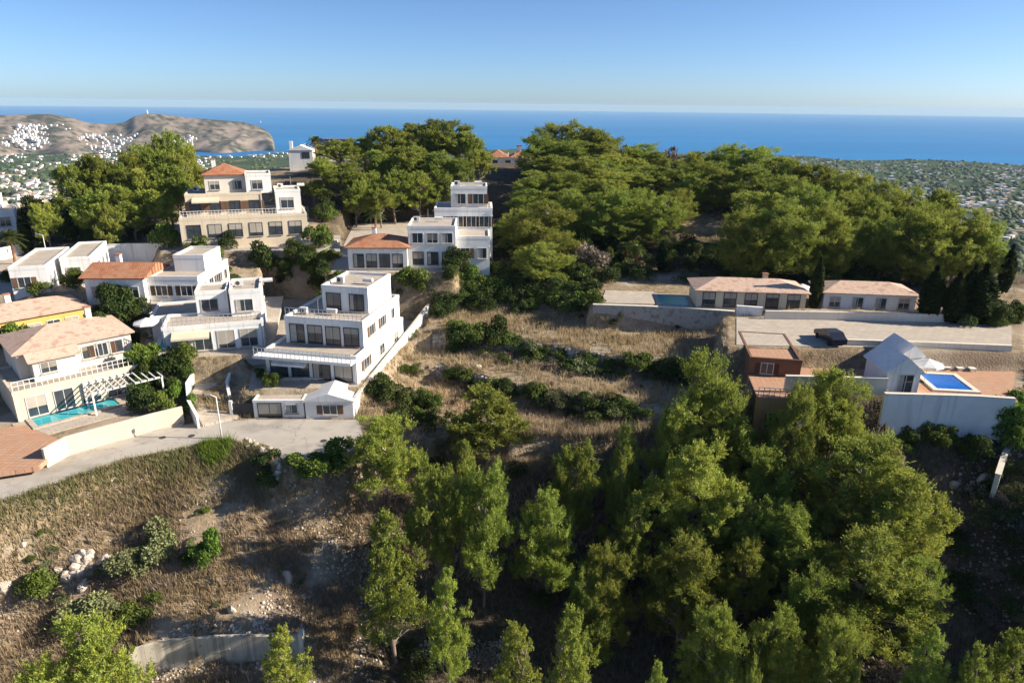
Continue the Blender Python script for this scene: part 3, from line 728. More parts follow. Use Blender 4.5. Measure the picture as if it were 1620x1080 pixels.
# ---- foreground pines: (top u, top v, distance, crown px, kind, label)
NEAR = [
 (608, 662, 57, 118, 'broad', 'broad round pine beside the end of the concrete street'),
 (768, 622, 63, 128, 'umbrella', 'sparse pale green pine with open grey branches standing on the lowest terrace'),
 (735, 698, 57, 52, 'cone', 'small pointed pine just below the sparse terrace pine'),
 (690, 728, 51, 100, 'broad', 'pine with two yellow-lit tops, left one, below the terraces'),
 (765, 735, 50, 96, 'broad', 'pine with a yellow-lit right flank behind the dark gap in the wood'),
 (612, 812, 44.5, 104, 'cone', 'bright yellow-green pointed pine alone at the left edge of the lower wood'),
 (706, 900, 42, 62, 'cone', 'slim young pine standing in shade right of the bright pointed pine'),
 (908, 962, 35.5, 92, 'cone', 'bright pointed young pine at the bottom centre of the picture'),
 (815, 985, 38, 80, 'cone', 'dim young pine in the shade left of the bright bottom centre pine'),
 (914, 702, 56, 80, 'broad', 'middling pine with a lit crown right of the dark gap under the terraces'),
 (985, 724, 54, 56, 'cone', 'thin brownish pine with a bare stem among the lower wood'),
 (868, 780, 51, 100, 'full', 'dim blue-green pine wholly in shade below the dark gap'),
 (992, 672, 58, 58, 'cone', 'small lit pine at the right end of the lowest terrace'),
 (1074, 650, 58.5, 76, 'broad', 'rounded lit pine left in front of the large terrace-end pine'),
 (1128, 564, 60.5, 138, 'full', 'large dense bright green pine at the right end of the terraces beside the dark wall'),
 (1100, 708, 53, 150, 'broad', 'tall many-lobed pine in the middle of the right hand wood'),
 (1212, 712, 55, 112, 'broad', 'pine with small separate tufts below the brown house wall'),
 (1262, 800, 49, 122, 'broad', 'rounded yellow-green pine in the centre of the right hand wood'),
 (1268, 606, 58, 84, 'broad', 'upright yellowish pine in front of the lavender garden wall'),
 (1335, 586, 60, 108, 'full', 'dark green pine behind the upright yellowish one by the garden wall'),
 (1388, 688, 53, 190, 'full', 'very large dark dense pine below the pool garden wall'),
 (1452, 752, 50, 120, 'full', 'dense pine forming the right edge of the lower wood'),
 (1385, 842, 45, 180, 'full', 'huge yellow-green pine with drooping limbs at the lower right of the wood'),
 (1300, 900, 43, 120, 'full', 'shaded pine with bare grey limbs left under the huge lower right pine'),
 (1090, 850, 46, 120, 'full', 'shaded blue-green pine with hanging bare limbs in the lower middle wood'),
 (1196, 1040, 32, 50, 'cone', 'tip of a small bright pine at the bottom edge under the right hand wood'),
 (1042, 1048, 32.5, 60, 'cone', 'tip of a young pine at the bottom edge right of the bright centre pine'),
 (1482, 992, 37, 74, 'cone', 'thin drooping young pine at the foot of the huge lower right pine'),
 (1552, 1020, 36, 66, 'cone', 'wispy young pine at the bottom right beside the dark slope'),
 (1612, 995, 37, 70, 'cone', 'wispy young pine in the bottom right corner'),
 (118, 985, 37, 160, 'full', 'bright yellow-green bushy pine in the bottom left corner'),
 (442, 992, 38.5, 66, 'cone', 'thin young pine in front of the right end of the curved concrete wall'),
 (960, 860, 46, 90, 'full', 'shaded pine between thin leaning stems in the middle of the lower wood'),
 (1010, 780, 51, 74, 'cone', 'dim slender pine behind the thin brownish pine'),
 (1180, 860, 47, 90, 'broad', 'dim pine between the tall many-lobed pine and the rounded one'),
]
for u, v, Y, w, k, lab in NEAR:
    pine(u, v, Y, w, k, lab)
# ---- hill pines: what each one stands above or beside, and how far up the wood
def hill_label(kind, u, v, rows, cols, tail):
    row = next(t for lim, t in rows if v <= lim); c = next(t for lim, t in cols if u <= lim)
    return '%s %s %s' % (kind, row, c) + tail
USED = {}
def distinct(base, lab):
    n = USED.setdefault(lab, 0); USED[lab] += 1
    return lab if n == 0 else lab.replace(base, ['lower', 'outer', 'inner', 'smaller'][min(n - 1, 3)] + ' ' + base, 1)
LEFT_GRP = [(265, 210, 130, 60), (238, 228, 128, 56), (290, 232, 124, 50), (205, 240, 126, 58), (172, 258, 122, 56), (140, 246, 122, 60), (112, 262, 119, 56), (225, 268, 119, 60), (260, 262, 120, 60),
            (185, 292, 116, 62), (140, 300, 114, 60), (238, 300, 116, 60), (280, 285, 120, 50), (205, 318, 114, 50), (298, 262, 126, 44)]
for i, (u, v, Y, w) in enumerate(LEFT_GRP):
    pine(u, v, Y, w * 1.08, 'umbrella', hill_label('umbrella pine', u, v, [(235, 'at the top'), (262, 'in the upper part'), (292, 'in the middle'), (999, 'at the foot')], [(150, 'of the left clump, its left side'), (225, 'of the left clump, its centre'), (999, 'of the left clump, beside the hilltop villa')], ''), 'umbrella pines in the left clump')
pine(66, 322, 111, 44, 'umbrella', 'small lone flat-topped pine left of the tall clump beside the dark cypress')
pine(166, 322, 110, 40, 'umbrella', 'low pine with a bare straight trunk in front of the left clump')
MID_GRP = [(700, 190, 160, 70), (660, 196, 162, 64), (618, 200, 158, 66), (735, 208, 158, 54), (758, 238, 150, 44), (575, 218, 160, 60), (535, 222, 154, 60), (600, 238, 148, 62), (648, 232, 146, 64), (692, 240, 146, 60),
           (725, 252, 144, 50), (508, 250, 144, 48), (545, 258, 140, 56), (582, 272, 138, 54), (622, 270, 138, 56), (662, 272, 140, 52), (560, 292, 134, 40), (600, 300, 133, 40), (495, 285, 138, 40), (700, 275, 142, 44), (640, 222, 156, 50)]
for i, (u, v, Y, w) in enumerate(MID_GRP):
    pine(u, v, Y, w * 1.08, 'umbrella', hill_label('umbrella pine', u, v, [(204, 'on the skyline'), (236, 'in the upper row'), (262, 'in the middle row'), (999, 'at the front')], [(520, 'of the middle wood beside the solar roof'), (575, 'of the middle wood near the solar roof'), (625, 'of the middle wood above the pale palm'), (680, 'of the middle wood, its tall centre'), (999, 'of the middle wood towards the tiled house')], ''), 'umbrella pines in the middle wood')
CEN_GRP = [(890, 192, 172, 84), (935, 202, 170, 84), (858, 214, 166, 78), (908, 222, 162, 92), (955, 226, 162, 80), (880, 246, 152, 88), (930, 250, 150, 86), (1012, 228, 165, 78), (1042, 240, 158, 70), (985, 244, 156, 74),
           (855, 272, 138, 90), (905, 272, 138, 92), (960, 272, 138, 96), (1015, 262, 146, 92), (1068, 258, 146, 78)]
for i, (u, v, Y, w) in enumerate(CEN_GRP):
    pine(u, v, Y, w * 1.05, ['broad', 'umbrella', 'full', 'broad'][i % 4], hill_label('round-topped pine', u, v, [(216, 'on the skyline'), (240, 'in the upper row'), (256, 'in the middle row'), (999, 'in the lower row')], [(870, 'of the hilltop wood beside the terracotta house'), (915, 'of the hilltop wood near the terracotta house'), (970, 'of the hilltop wood left of the bare trees'), (1020, 'of the hilltop wood between the bare trees'), (1999, 'of the hilltop wood right of the bare trees')], ''), 'pines on the middle of the hilltop')
RGT_GRP = [(1112, 240, 150, 80), (1155, 228, 152, 88), (1200, 233, 148, 92), (1235, 250, 142, 76), (1135, 258, 138, 84), (1185, 262, 136, 92), (1245, 278, 128, 80), (1300, 262, 136, 84), (1345, 272, 130, 80),
           (1392, 288, 122, 76), (1440, 298, 118, 72), (1490, 302, 116, 64), (1290, 294, 117, 92), (1345, 304, 114, 84), (1395, 314, 112, 84), (1210, 304, 116, 88)]
for i, (u, v, Y, w) in enumerate(RGT_GRP):
    pine(u, v, Y, w * 1.05, ['full', 'broad', 'broad', 'umbrella'][i % 4], hill_label('bushy pine', u, v, [(242, 'on the skyline'), (268, 'in the upper row'), (290, 'in the middle row'), (999, 'in the lower row')], [(1140, 'of the right wood above the sandy clearing'), (1210, 'of the right wood above the poolside house'), (1300, 'of the right wood above the slim cypress'), (1400, 'of the right wood above the pinkish cottage'), (1999, 'of the right wood above the cypress row')], ''), 'pines on the right of the hilltop')
SINGLE = [
 (970, 300, 120, 90, 'full', 'large soft round pine above the fan palms in the hill wood'),
 (1010, 300, 122, 80, 'full', 'round pine behind and right of the large soft one above the fan palms'),
 (862, 318, 110, 112, 'full', 'big rounded pine at the left front edge of the hill wood above the shrubs'),
 (818, 332, 114, 70, 'full', 'narrower pine left of the big rounded one at the front edge of the hill wood'),
 (862, 385, 101, 92, 'full', 'bright conical pine standing in front of the hill wood above the terraces'),
 (1050, 310, 118, 64, 'full', 'dense pine at the clearing edge in the middle of the hill wood'),
 (1180, 330, 104, 88, 'full', 'pine with a lit right flank above the upper pool garden'),
 (1245, 318, 103, 110, 'full', 'large twin-topped pine above the pinkish garden roof'),
 (1320, 322, 104, 90, 'full', 'large lobed pine right of the twin-topped one'),
 (1470, 322, 101, 110, 'full', 'broad dark pine left of centre in the last clump on the right'),
 (1530, 332, 100, 100, 'full', 'dark many-tiered pine at the right end of the hill wood'),
 (1565, 352, 99, 66, 'broad', 'lower lit pine at the outer right edge of the hill wood'),
 (1408, 345, 104, 70, 'broad', 'yellowish pine between the lobed pine and the dark right clump'),
 (905, 300, 124, 74, 'full', 'dark-sided pine left of the large soft round one in the hill wood'),
]
for u, v, Y, w, k, lab in SINGLE:
    pine(u, v, Y, w, k, lab)
# bare and wintry trees
for u, v, Y, w, lab in [(1062, 228, 162, 36, 'leafless brownish tree on the skyline right of the hilltop centre'), (985, 226, 168, 40, 'grey leafless tree on the skyline behind the hilltop pines'), (935, 388, 106, 56, 'dry grey-brown bushy tree beside the fan palms'), (1400, 668, 58, 50, 'reddish leafless shrub at the foot of the pool garden wall')]:
    p = at_y(u, v, Y); g0 = float(gz(p[0], p[1])); d = -(np.linalg.inv(M3) @ p)[2]
    place_tree(random.choice(BUSH['bare']), 'bare_tree', (p[0], p[1], g0), w * d / 1080, max(2, p[2] - g0), 1, lab, 'tree', None, ('stems', 'foliage'))
for u, v, Y, w, h, lab in [(30, 330, 110, 1.7, 7.5, 'dark cypress at the left edge in front of the blue-shaded villa'), (1297, 425, 87, 1.5, 7, 'slim dark cypress beside the pinkish garden roof'),
                           (1483, 430, 82, 2.4, 7, 'stout dark cypress, left of the row above the right hand drive'), (1520, 435, 81, 2.2, 6.5, 'dark cypress in the middle of the row above the right hand drive'), (1562, 425, 81, 3.0, 7.5, 'widest dark cypress at the right end of the row above the drive'), (1540, 445, 86, 2.2, 6.5, 'dark cypress set back in the row above the drive'), (1605, 385, 96, 1.8, 7, 'thin dark cypress at the far right edge'), (1050, 380, 108, 1.6, 5, 'small dark cypress right of the fan palms')]:
    p = at_y(u, v, Y); cypress(p[0], p[1], w, h, lab)
p = spot(988, 424); palm(p[0], p[1], 3.4, 4.6, 'left fan palm with a rust-red skirt of dead fronds below the hill wood', FAN)
p = spot(1006, 424); palm(p[0], p[1], 3.2, 4.2, 'right fan palm with a rust-red skirt of dead fronds below the hill wood', FAN)
p = at_y(12, 362, 104); palm(p[0], p[1], 3.6, max(3, p[2] - float(gz(p[0], p[1]))), 'palm by the white wall at the left edge of the picture', PALM)
p = at_y(498, 214, 170); palm(p[0], p[1], 4.0, 7, 'feather palm against the sea beside the solar roof', PALM)
p = at_y(757, 212, 165); palm(p[0], p[1], 4.0, 8, 'feather palm at the right end of the middle umbrella pines', PALM)
p = at_y(592, 318, 131); palm(p[0], p[1], 3.6, 4.2, 'pale palm under the middle umbrella pines', PALM)
p = at_y(845, 208, 176); palm(p[0], p[1], 3.4, 9, 'palm crown showing above the pines beside the tiled house', PALM)

# ------------------------------------------------------------------ villas and garden walls
M['ptile'] = mat('pinkish_tile', (0.50, 0.33, 0.24), (0.40, 0.26, 0.19), 1.3, 0.85, 0.2, c3=(0.55, 0.40, 0.31))
class Villa:
    """front-left corner A and front-right corner B (survey pixels on level z) give the frame: x along the front, y into the plot"""
    def __init__(s, name, label, A, B, z, cat='house', rz=None):
        a, b = at_z(*A, z), at_z(*B, z) if B is not None else None
        if rz is None: rz = math.atan2(b[1] - a[1], b[0] - a[0]); s.w = float(np.hypot(*(b - a)))
        s.root = tag(empty(name, (a[0], a[1], z), rz), label, cat)
    def block(s, x0, x1, y0, y1, z0, z1, m='white', parapet=.35, roofm=None, name='wall'):
        mb = MB(); mb.box(x0, x1, y0, y1, z0 - (1.5 if z0 == 0 else 0), z1); w = mb.build(name, M[m], s.root)
        if parapet:
            r = MB(); t = .22; zt = z1 + parapet; e = .03
            r.box(x0 - e, x1 + e, y0 - e, y0 + t, z1 - .12, zt); r.box(x0 - e, x1 + e, y1 - t, y1 + e, z1 - .12, zt)
            r.box(x0 - e, x0 + t, y0 + t, y1 - t, z1 - .12, zt); r.box(x1 - t, x1 + e, y0 + t, y1 - t, z1 - .12, zt)
            r.build('parapet', M[m], s.root)
            f = MB(); f.box(x0 + t, x1 - t, y0 + t, y1 - t, z1, z1 + .06); f.build('roof', M[roofm or 'stonepave'], s.root)
        return s
    def tiled(s, x0, x1, y0, y1, z, h=1.4, kind='hip', m='tile', over=.45, axis='x'):
        mb = MB()
        if kind == 'hip': mb.hip(x0 - over, x1 + over, y0 - over, y1 + over, z + .02, z + h)
        else: mb.wedge(x0 - over, x1 + over, y0 - over, y1 + over, z + .02, z + h, axis)
        mb.box(x0 - over + .05, x1 + over - .05, y0 - over + .05, y1 + over - .05, z - .12, z + .018)
        mb.build('roof', M[m], s.root); return s
    def win(s, face, base, a, z, w=1.4, h=1.3, door=False, fm='frame'):
        """a opening on face 'f' (y=base), 'l' (x=base) or 'r' (x=base), from a along the face"""
        def q(mb, u0, u1, z0, z1, d0, d1):
            if face == 'f': mb.box(u0, u1, base - d1, base - d0, z0, z1)
            elif face == 'r': mb.box(base + d0, base + d1, u0, u1, z0, z1)
            else: mb.box(base - d1, base - d0, u0, u1, z0, z1)
        fr = MB(); t = .08
        q(fr, a - t, a, z - t, z + h + t, -.05, .07); q(fr, a + w, a + w + t, z - t, z + h + t, -.05, .07)
        q(fr, a, a + w, z + h, z + h + t, -.05, .07); q(fr, a, a + w, z - t, z, -.05, .10); q(fr, a + w / 2 - .03, a + w / 2 + .03, z, z + h, -.05, .05)
        f = fr.build('door' if door else 'window', M[fm], s.root)
        g = MB(); q(g, a, a + w / 2 - .03, z, z + h, -.04, .02); q(g, a + w / 2 + .03, a + w, z, z + h, -.04, .02); g.build('pane', M['glass'], f)
        sl = MB(); q(sl, a - .16, a + w + .16, z - t - .07, z - t - .002, -.05, .2); sl.build('sill', M['stonepave'], f)
        c = random.random()
        if c < .3 and not door:
            for u0, u1 in ((a - w * .5, a - t - .01), (a + w + t + .01, a + w * 1.5)):
                sh = MB(); q(sh, u0, u1, z, z + h, .005, .05); sh.build('shutter', M['blueshutter'], f)
        elif c < .62:
            k = random.uniform(.25, .8); bl = MB(); q(bl, a + .01, a + w - .01, z + h * (1 - k), z + h - .01, .021, .045); bl.build('roller_blind', M['shutter'], f)
        elif c < .85:
            k = random.uniform(.2, .45); cu = MB(); q(cu, a + .01, a + w * k, z + .02, z + h - .02, .0205, .03); cu.build('curtain', M['curtain'], f)
        return s
    def wins(s, face, base, a0, a1, n, z, w=1.4, h=1.3, **k):
        for i in range(n): s.win(face, base, a0 + (a1 - a0 - w) * (i / max(1, n - 1)), z, w, h, **k)
        return s
    def slab(s, x0, x1, y0, y1, z0, z1, m, name): MB().box(x0, x1, y0, y1, z0, z1).build(name, M[m], s.root); return s
    def rail(s, x0, x1, y, z, m='metal', axis='x', h=1.0):
        r = MB(); n = max(2, int((x1 - x0) / .5))
        bx = (lambda a, b, c, d, e, f: r.box(a, b, c, d, e, f)) if axis == 'x' else (lambda a, b, c, d, e, f: r.box(c, d, a, b, e, f))
        bx(x0, x1, y - .03, y + .03, z + h - .06, z + h); bx(x0, x1, y - .02, y + .02, z + h * .5 - .02, z + h * .5 + .02)
        for i in range(n + 1):
            xx = x0 + (x1 - x0 - .06) * i / n; bx(xx, xx + .05, y - .025, y + .025, z, z + h - .06)
        r.build('railing', M[m], s.root); return s
    def clutter(s, x, y, z):
        a = MB().box(x, x + .9, y, y + .4, z + .08, z + .8).build('air_conditioner', M['lamp_white'], s.root); MB().tube([(x + .3, y - .012, z + .45), (x + .3, y + .05, z + .45)], [.26, .26], 12).build('fan', M['iron'], a)
        MB().tube([(x + 2.2, y + .4, z), (x + 2.2, y + .4, z + 1.9)], [.025, .02], 5).build('aerial', M['metal'], s.root)
        w = MB().tube([(x + 3.2, y + .6, z + .5), (x + 4.4, y + .6, z + .5)], [.26, .26], 12).build('water_tank', M['lamp_white'], s.root); return s
    def awning(s, x0, x1, y, z, d=1.4, m='canvas'):
        MB().add([(x0, y, z), (x1, y, z), (x1, y - d, z - .5), (x0, y - d, z - .5), (x0, y, z - .05), (x1, y, z - .05), (x1, y - d, z - .72), (x0, y - d, z - .72)], [(0, 3, 2, 1), (4, 5, 6, 7), (2, 3, 7, 6), (1, 2, 6, 5), (3, 0, 4, 7)]).build('awning', M[m], s.root); return s
    def downpipe(s, x, y, z0, z1): MB().tube([(x, y, z0), (x, y, z1)], [.05, .05], 6).build('downpipe', M['metal'], s.root); return s
    def chimney(s, x, y, z, h=1.2, m='white'):
        c = MB().box(x, x + .6, y, y + .6, z - .8, z + h).build('chimney', M[m], s.root); MB().box(x - .08, x + .68, y - .08, y + .68, z + h, z + h + .12).build('cap', M['tile'], c); return s
    def pergola(s, x0, x1, y0, y1, z, h=2.5, m='wood'):
        mb = MB()
        for x in (x0, x1 - .15):
            for y in (y0, y1 - .15): mb.box(x, x + .15, y, y + .15, z, z + h)
        mb.box(x0, x1, y0 - .02, y0 + .17, z + h, z + h + .15); mb.box(x0, x1, y1 - .17, y1 + .02, z + h, z + h + .15)
        n = max(3, int((x1 - x0) / .6))
        for i in range(n): xx = x0 + (x1 - x0 - .1) * i / (n - 1); mb.box(xx, xx + .1, y0 - .2, y1 + .2, z + h + .152, z + h + .27)
        mb.build('pergola', M[m], s.root); return s
def pool(label, A, B, z, d, m='pool', rise=.12, coping='stonepave', w=None):
    a, b = at_z(*A, z), at_z(*B, z); rz = math.atan2(b[1] - a[1], b[0] - a[0]); w = w or float(np.hypot(*(b - a)))
    r = tag(empty('swimming_pool', (a[0], a[1], z), rz), label, 'swimming pool')
    c = MB(); t = .5
    c.box(-t, w + t, -t, 0, -.6, rise); c.box(-t, w + t, d, d + t, -.6, rise); c.box(-t, 0, 0, d, -.6, rise); c.box(w, w + t, 0, d, -.6, rise)
    c.build('coping', M[coping], r); MB().box(0, w, 0, d, -.6, rise - .08).build('water', M[m], r); return r
def wall_line(name, label, pts, zb, zt, th, m, cap=None, cat='wall'):
    """free-standing wall along survey points; zb, zt may be single or per point"""
    P = [np.array(p) for p in pts]; n = len(P)
    zb = [zb] * n if np.isscalar(zb) else zb; zt = [zt] * n if np.isscalar(zt) else zt
    def strip(off0, off1, b, t):
        mb = MB(); rows = []
        for i, p in enumerate(P):
            d = unit(P[min(i + 1, n - 1)] - P[max(i - 1, 0)]); nn = np.array([-d[1], d[0]])
            q0, q1 = p + nn * off0, p + nn * off1
            rows.append([(*q0, b[i]), (*q1, b[i]), (*q1, t[i]), (*q0, t[i])])
        vs = [v for r in rows for v in r]; fs = [(0, 1, 2, 3), tuple(4 * (n - 1) + k for k in (3, 2, 1, 0))]
        for i in range(n - 1):
            for k in range(4): fs.append((4 * i + k, 4 * i + 4 + k, 4 * i + 4 + (k + 1) % 4, 4 * i + (k + 1) % 4))
        return mb.add(vs, fs)
    o = P[0]
    root = tag(empty(name, (0, 0, 0)), label, cat)
    strip(0, th, zb, zt).build('wall_body', M[m], root)
    if cap: strip(-.05, th + .05, [z + .002 for z in zt], [z + .09 for z in zt]).build('coping', M[cap], root)
    return root
def pz(z, *uv): return [at_z(u, v, z) for u, v in uv]

# cream villa by the street
v = Villa('cream_villa', 'large stepped cream villa with pale tiled roofs behind the long street wall at the left', (30, 668), (252, 612), -31.2)
W = v.w
v.block(0, W, 0, 9, 0, 3.0, 'cream', .3, 'stonepave').block(1.5, W - 1, 4, 12, 3.0, 6.0, 'pale', 0).tiled(1.5, W - 1, 4, 12, 6.0, 1.5, m='ptile')
v.block(2.5, 6.5, 2.2, 4.0, 3.0, 5.4, 'pale', 0).tiled(2.5, 6.5, 2.2, 4.0, 5.4, .7, 'gable', m='ptile')
v.wins('f', 0, 1.0, W - 1, 5, .3, 1.7, 2.1, door=True).wins('f', 4, 7.5, W - 2, 3, 3.9, 1.5, 1.4).wins('r', W, 1.5, 7, 2, .9).wins('f', 2.2, 3.2, 5.9, 1, 3.9, 1.4, 1.1).wins('r', W - 1, 5, 11, 2, 4.0, 1.3, 1.2)
v.rail(0.1, W - .1, .12, 3.3, 'white').chimney(W - 4, 9, 7.2, 1.1, 'pale').pergola(W * .45, W - .5, -3.6, -.2, 0, 2.4, 'white')
v.slab(-.6, W + .4, -5.2, -.01, -.4, .05, 'stonepave', 'terrace')
wall_line('street_wall', 'long cream garden wall along the concrete street at the left', pz(-31.9, (75, 738), (110, 718), (187, 696), (245, 680), (292, 668)), -32.6, -30.2, .25, 'cream', 'pale')
pool('narrow pale blue pool in front of the cream villa', (60, 675), (190, 640), -31.15, 2.6, 'pool')
tag(MB().prism([tuple(p) for p in pz(-31.17, (-150, 770), (60, 738), (105, 700), (40, 672), (-150, 700))], -31.6, -31.12).build('terracotta_patio', M['paving']), 'terracotta paved patio at the left edge of the picture beside the cream villa', 'patio')
# yellow house
v = Villa('yellow_house', 'long yellow house with a low tiled roof above the cream villa', (-30, 556), (142, 522), -27.4)
v.block(0, v.w, 0, 7, 0, 3.1, 'yellow', 0).tiled(0, v.w, 0, 7, 3.1, 1.2, m='ptile').wins('f', 0, 1, v.w - 1, 5, .9, 1.3, 1.2).chimney(4, 4, 3.9)
# white wings
v = Villa('white_house', 'white house of two long flat-roofed wings running up the slope at the upper left', (22, 466), None, -24.2, rz=R_(20))
v.block(0, 4.2, 0, 13, 0, 3.3, 'white').block(4.9, 8.6, 4, 16, 0, 3.4, 'white').wins('r', 4.2, .6, 3.6, 2, .9, 1.0).wins('r', 8.6, 5, 15, 4, .8, 1.4, 1.4).wins('f', 0, .8, 3.4, 1, .9).wins('f', 4, 5.6, 8, 1, .3, 1.6, 2.0, door=True)
# orange-roofed house with white wing
v = Villa('tiled_house', 'house with an orange tiled roof joined to a long bright white wing', (140, 480), (232, 480), -24.8)
v.block(0, v.w, 0, 7, 0, 3.4, 'white', 0).tiled(0, v.w, 0, 7, 3.4, 1.3, 'gable').wins('f', 0, .8, v.w - .8, 3, .8, 1.4, 1.4)
v.block(v.w + .05, v.w + 6.5, 1, 12, 0, 3.0, 'white').block(v.w + 2, v.w + 6, 5, 11, 3.0, 5.0, 'white').wins('f', 1, v.w + 1, v.w + 5.6, 2, .8).wins('r', v.w + 6.5, 2, 11, 4, .8).chimney(2, 4.5, 4.2)
# white villa with turquoise pool
v = Villa('white_villa', 'white cubic villa with a turquoise pool terrace in the middle of the left hand houses', (262, 562), (420, 548), -27.8)
W = v.w
v.block(0, W, 0, 5.5, 0, 3.0, 'white').block(3.4, 7.0, 4.6, 9, 3.05, 5.8, 'white').block(W - 3.6, W, 3.4, 9.5, 3.05, 6.0, 'white').block(-2, W, 5.55, 12, 0, 2.9, 'white', .3)
v.wins('f', 0, .8, W - .8, 4, .3, 1.8, 2.1, door=True).wins('f', 4.6, 4.0, 6.6, 1, 3.7, 1.8, 1.4).wins('f', 3.4, W - 2.9, W - .7, 1, 3.7, 1.8, 1.4).wins('r', W, 4.2, 8.6, 2, 3.8).wins('r', W, .8, 4.6, 2, .9).rail(.2, W - .2, .1, 3.4, 'metal')
pool('turquoise pool on the terrace left of the white cubic villa', (252, 552), (282, 549), -27.0, 6, 'pool', .1, 'white')
v.clutter(5, 8, 2.97).clutter(W - 3, 6, 6.1).awning(1, 5, -.02, 2.7, 1.3, 'cream').downpipe(W - .2, -.06, 0, 3).downpipe(.15, -.06, 0, 3)
# big stepped white villa
v = Villa('stepped_villa', 'large stepped white villa with bright sunlit flank beside the dry terraces', (566, 608), None, -29.6, rz=R_(-11))
v.block(-11, 0, 0, 15, 0, 3.0, 'white').block(-10, -.4, 3.2, 15, 3.05, 6.0, 'white').block(-7, -1.2, 7, 14.4, 6.05, 8.9, 'white')
v.slab(-11.6, .02, -1.5, -.01, 2.7, 3.0, 'white', 'balcony').rail(-11.5, 0, -1.4, 3.0, 'metal').rail(-9.9, -.5, 3.3, 6.35, 'metal')
v.wins('f', 0, -10.4, -.6, 4, .25, 2.0, 2.2, door=True, fm='darkframe').wins('f', 3.2, -9.4, -1, 4, 3.3, 1.7, 2.1, door=True, fm='darkframe').wins('f', 7, -6.4, -1.8, 2, 6.4, 1.7, 1.9, fm='darkframe')
v.wins('r', 0, 2, 13, 3, 1.0, 1.4, 1.2).wins('r', -.4, 5, 13, 3, 4.0, 1.2, 1.2)
wall_line('garden_wall', 'white plot wall stepping up the slope between the stepped villa and the dry terraces', pz(-30.4, (563, 636), (600, 598), (650, 545), (704, 490)), [-33.5, -32.5, -31, -29.5], [-29.9, -29.2, -28.2, -26.4], .25, 'white', 'pale')
v.clutter(-6, 9, 9.0).clutter(-9, 5, 6.1).awning(-9.6, -5.6, -.02, 2.65, 1.2).downpipe(-.2, -.06, 0, 3).downpipe(.07, 14.4, -1, 3)
# drive and street front
drv = pz(-31.5, (318, 671), (385, 669)); 
def ribbon(name, ctr, w, m, dz=.05):
    C = [np.array(c) for c in ctr]; mb = MB(); L = []; 
    for i, c in enumerate(C):
        d = unit(C[min(i + 1, len(C) - 1)][:2] - C[max(i - 1, 0)][:2]); nn = np.array([-d[1], d[0]]) * w / 2
        L += [(c[0] + nn[0], c[1] + nn[1], c[2] + dz), (c[0] - nn[0], c[1] - nn[1], c[2] + dz)]
    n = len(L); L2 = [(x, y, z - .5) for x, y, z in L]
    fs = []
    for i in range(0, n - 2, 2):
        fs += [(i, i + 1, i + 3, i + 2), (i + 1, n + i + 1, n + i + 3, i + 3), (n + i, i, i + 2, n + i + 2)]
    fs += [(0, n, n + 1, 1)]
    mb.add(L + L2, fs); return tag(mb.build(name, M[m]), kind='structure')
dp = [(350, 668, -31.98), (336, 645, -31.5), (332, 620, -30.9), (345, 592, -30.2), (378, 572, -29.55), (420, 566, -29.5)]
dw = [(*at_z(u, q, z), z) for u, q, z in dp]
ribbon('driveway', dw, 3.6, 'stonepave', .25)
def offset(ctr, k):
    out = []
    for i, c in enumerate(ctr):
        d = unit(np.array(ctr[min(i + 1, len(ctr) - 1)][:2]) - np.array(ctr[max(i - 1, 0)][:2])); out.append(np.array(c[:2]) + np.array([-d[1], d[0]]) * k)
    return out
wall_line('garden_wall', 'curving white wall on the left side of the steep drive by the street lamp', offset(dw, 2.1), [c[2] - 1.2 for c in dw], [c[2] + 1.3 for c in dw], .22, 'white', 'white')
wall_line('garden_wall', 'curving white wall on the right side of the steep drive by the street lamp', offset(dw, -2.0)[1:], [c[2] - 1.2 for c in dw][1:], [c[2] + 1.0 for c in dw][1:], .22, 'white', 'white')
v = Villa('garage', 'low white garage and small gabled gatehouse along the end of the street', (402, 662), (560, 661), -32.0)
v.block(0, v.w * .5, .2, 3.6, 0, 1.9, 'white', .15).block(v.w * .52, v.w, 0, 3.6, 0, 2.0, 'white', 0).tiled(v.w * .52, v.w, 0, 3.6, 2.0, .9, 'gable', 'white', .2, axis='y')
v.win('f', .2, .5, .1, 2.4, 1.6, door=True, fm='darkframe').win('f', .2, 3.4, .6, 1.2, .9).win('f', 0, v.w * .7, .5, 1.4, 1.0)
v.block(-2.6, -2.3, .3, .6, 0, 1.9, 'white', 0, name='gate_post').slab(-2.3, -.05, .4, .48, .1, 1.6, 'darkframe', 'gate')
wall_line('retaining_wall', 'grey retaining wall under the terrace of the stepped white villa', pz(-30.6, (418, 618), (470, 616), (520, 616), (562, 618)), -32.4, -29.3, .3, 'stonewall', 'pale')
# upper left: long pale wall and hilltop villa
wall_line('garden_wall', 'long pale grey wall across the slope below the hilltop villa', pz(-23.4, (282, 396), (360, 397), (450, 397), (535, 398)), -25, -21.6, .4, 'pale', 'pale')
wall_line('garden_wall', 'low white wall by the lamp along the lane at the upper left', pz(-23.0, (135, 400), (200, 397), (262, 396)), -25, -21.9, .3, 'white', 'white')
v = Villa('hilltop_villa', 'tall cream villa with an orange hipped roof on the crest left of the middle pines', (288, 382), (488, 372), -20.8)
v.block(0, v.w, 0, 9, 0, 3.3, 'cream', .3).block(1, 12.5, 3, 11, 3.35, 6.6, 'cream', .3).block(4, 10.2, 5, 11.5, 6.65, 9.6, 'pale', 0).tiled(4, 10.2, 5, 11.5, 9.6, 1.6)
v.block(10.25, 14.2, 4, 9.5, 6.65, 9.5, 'white', .3).block(14.6, 18.6, 3, 9, 3.35, 6.9, 'white', .3)
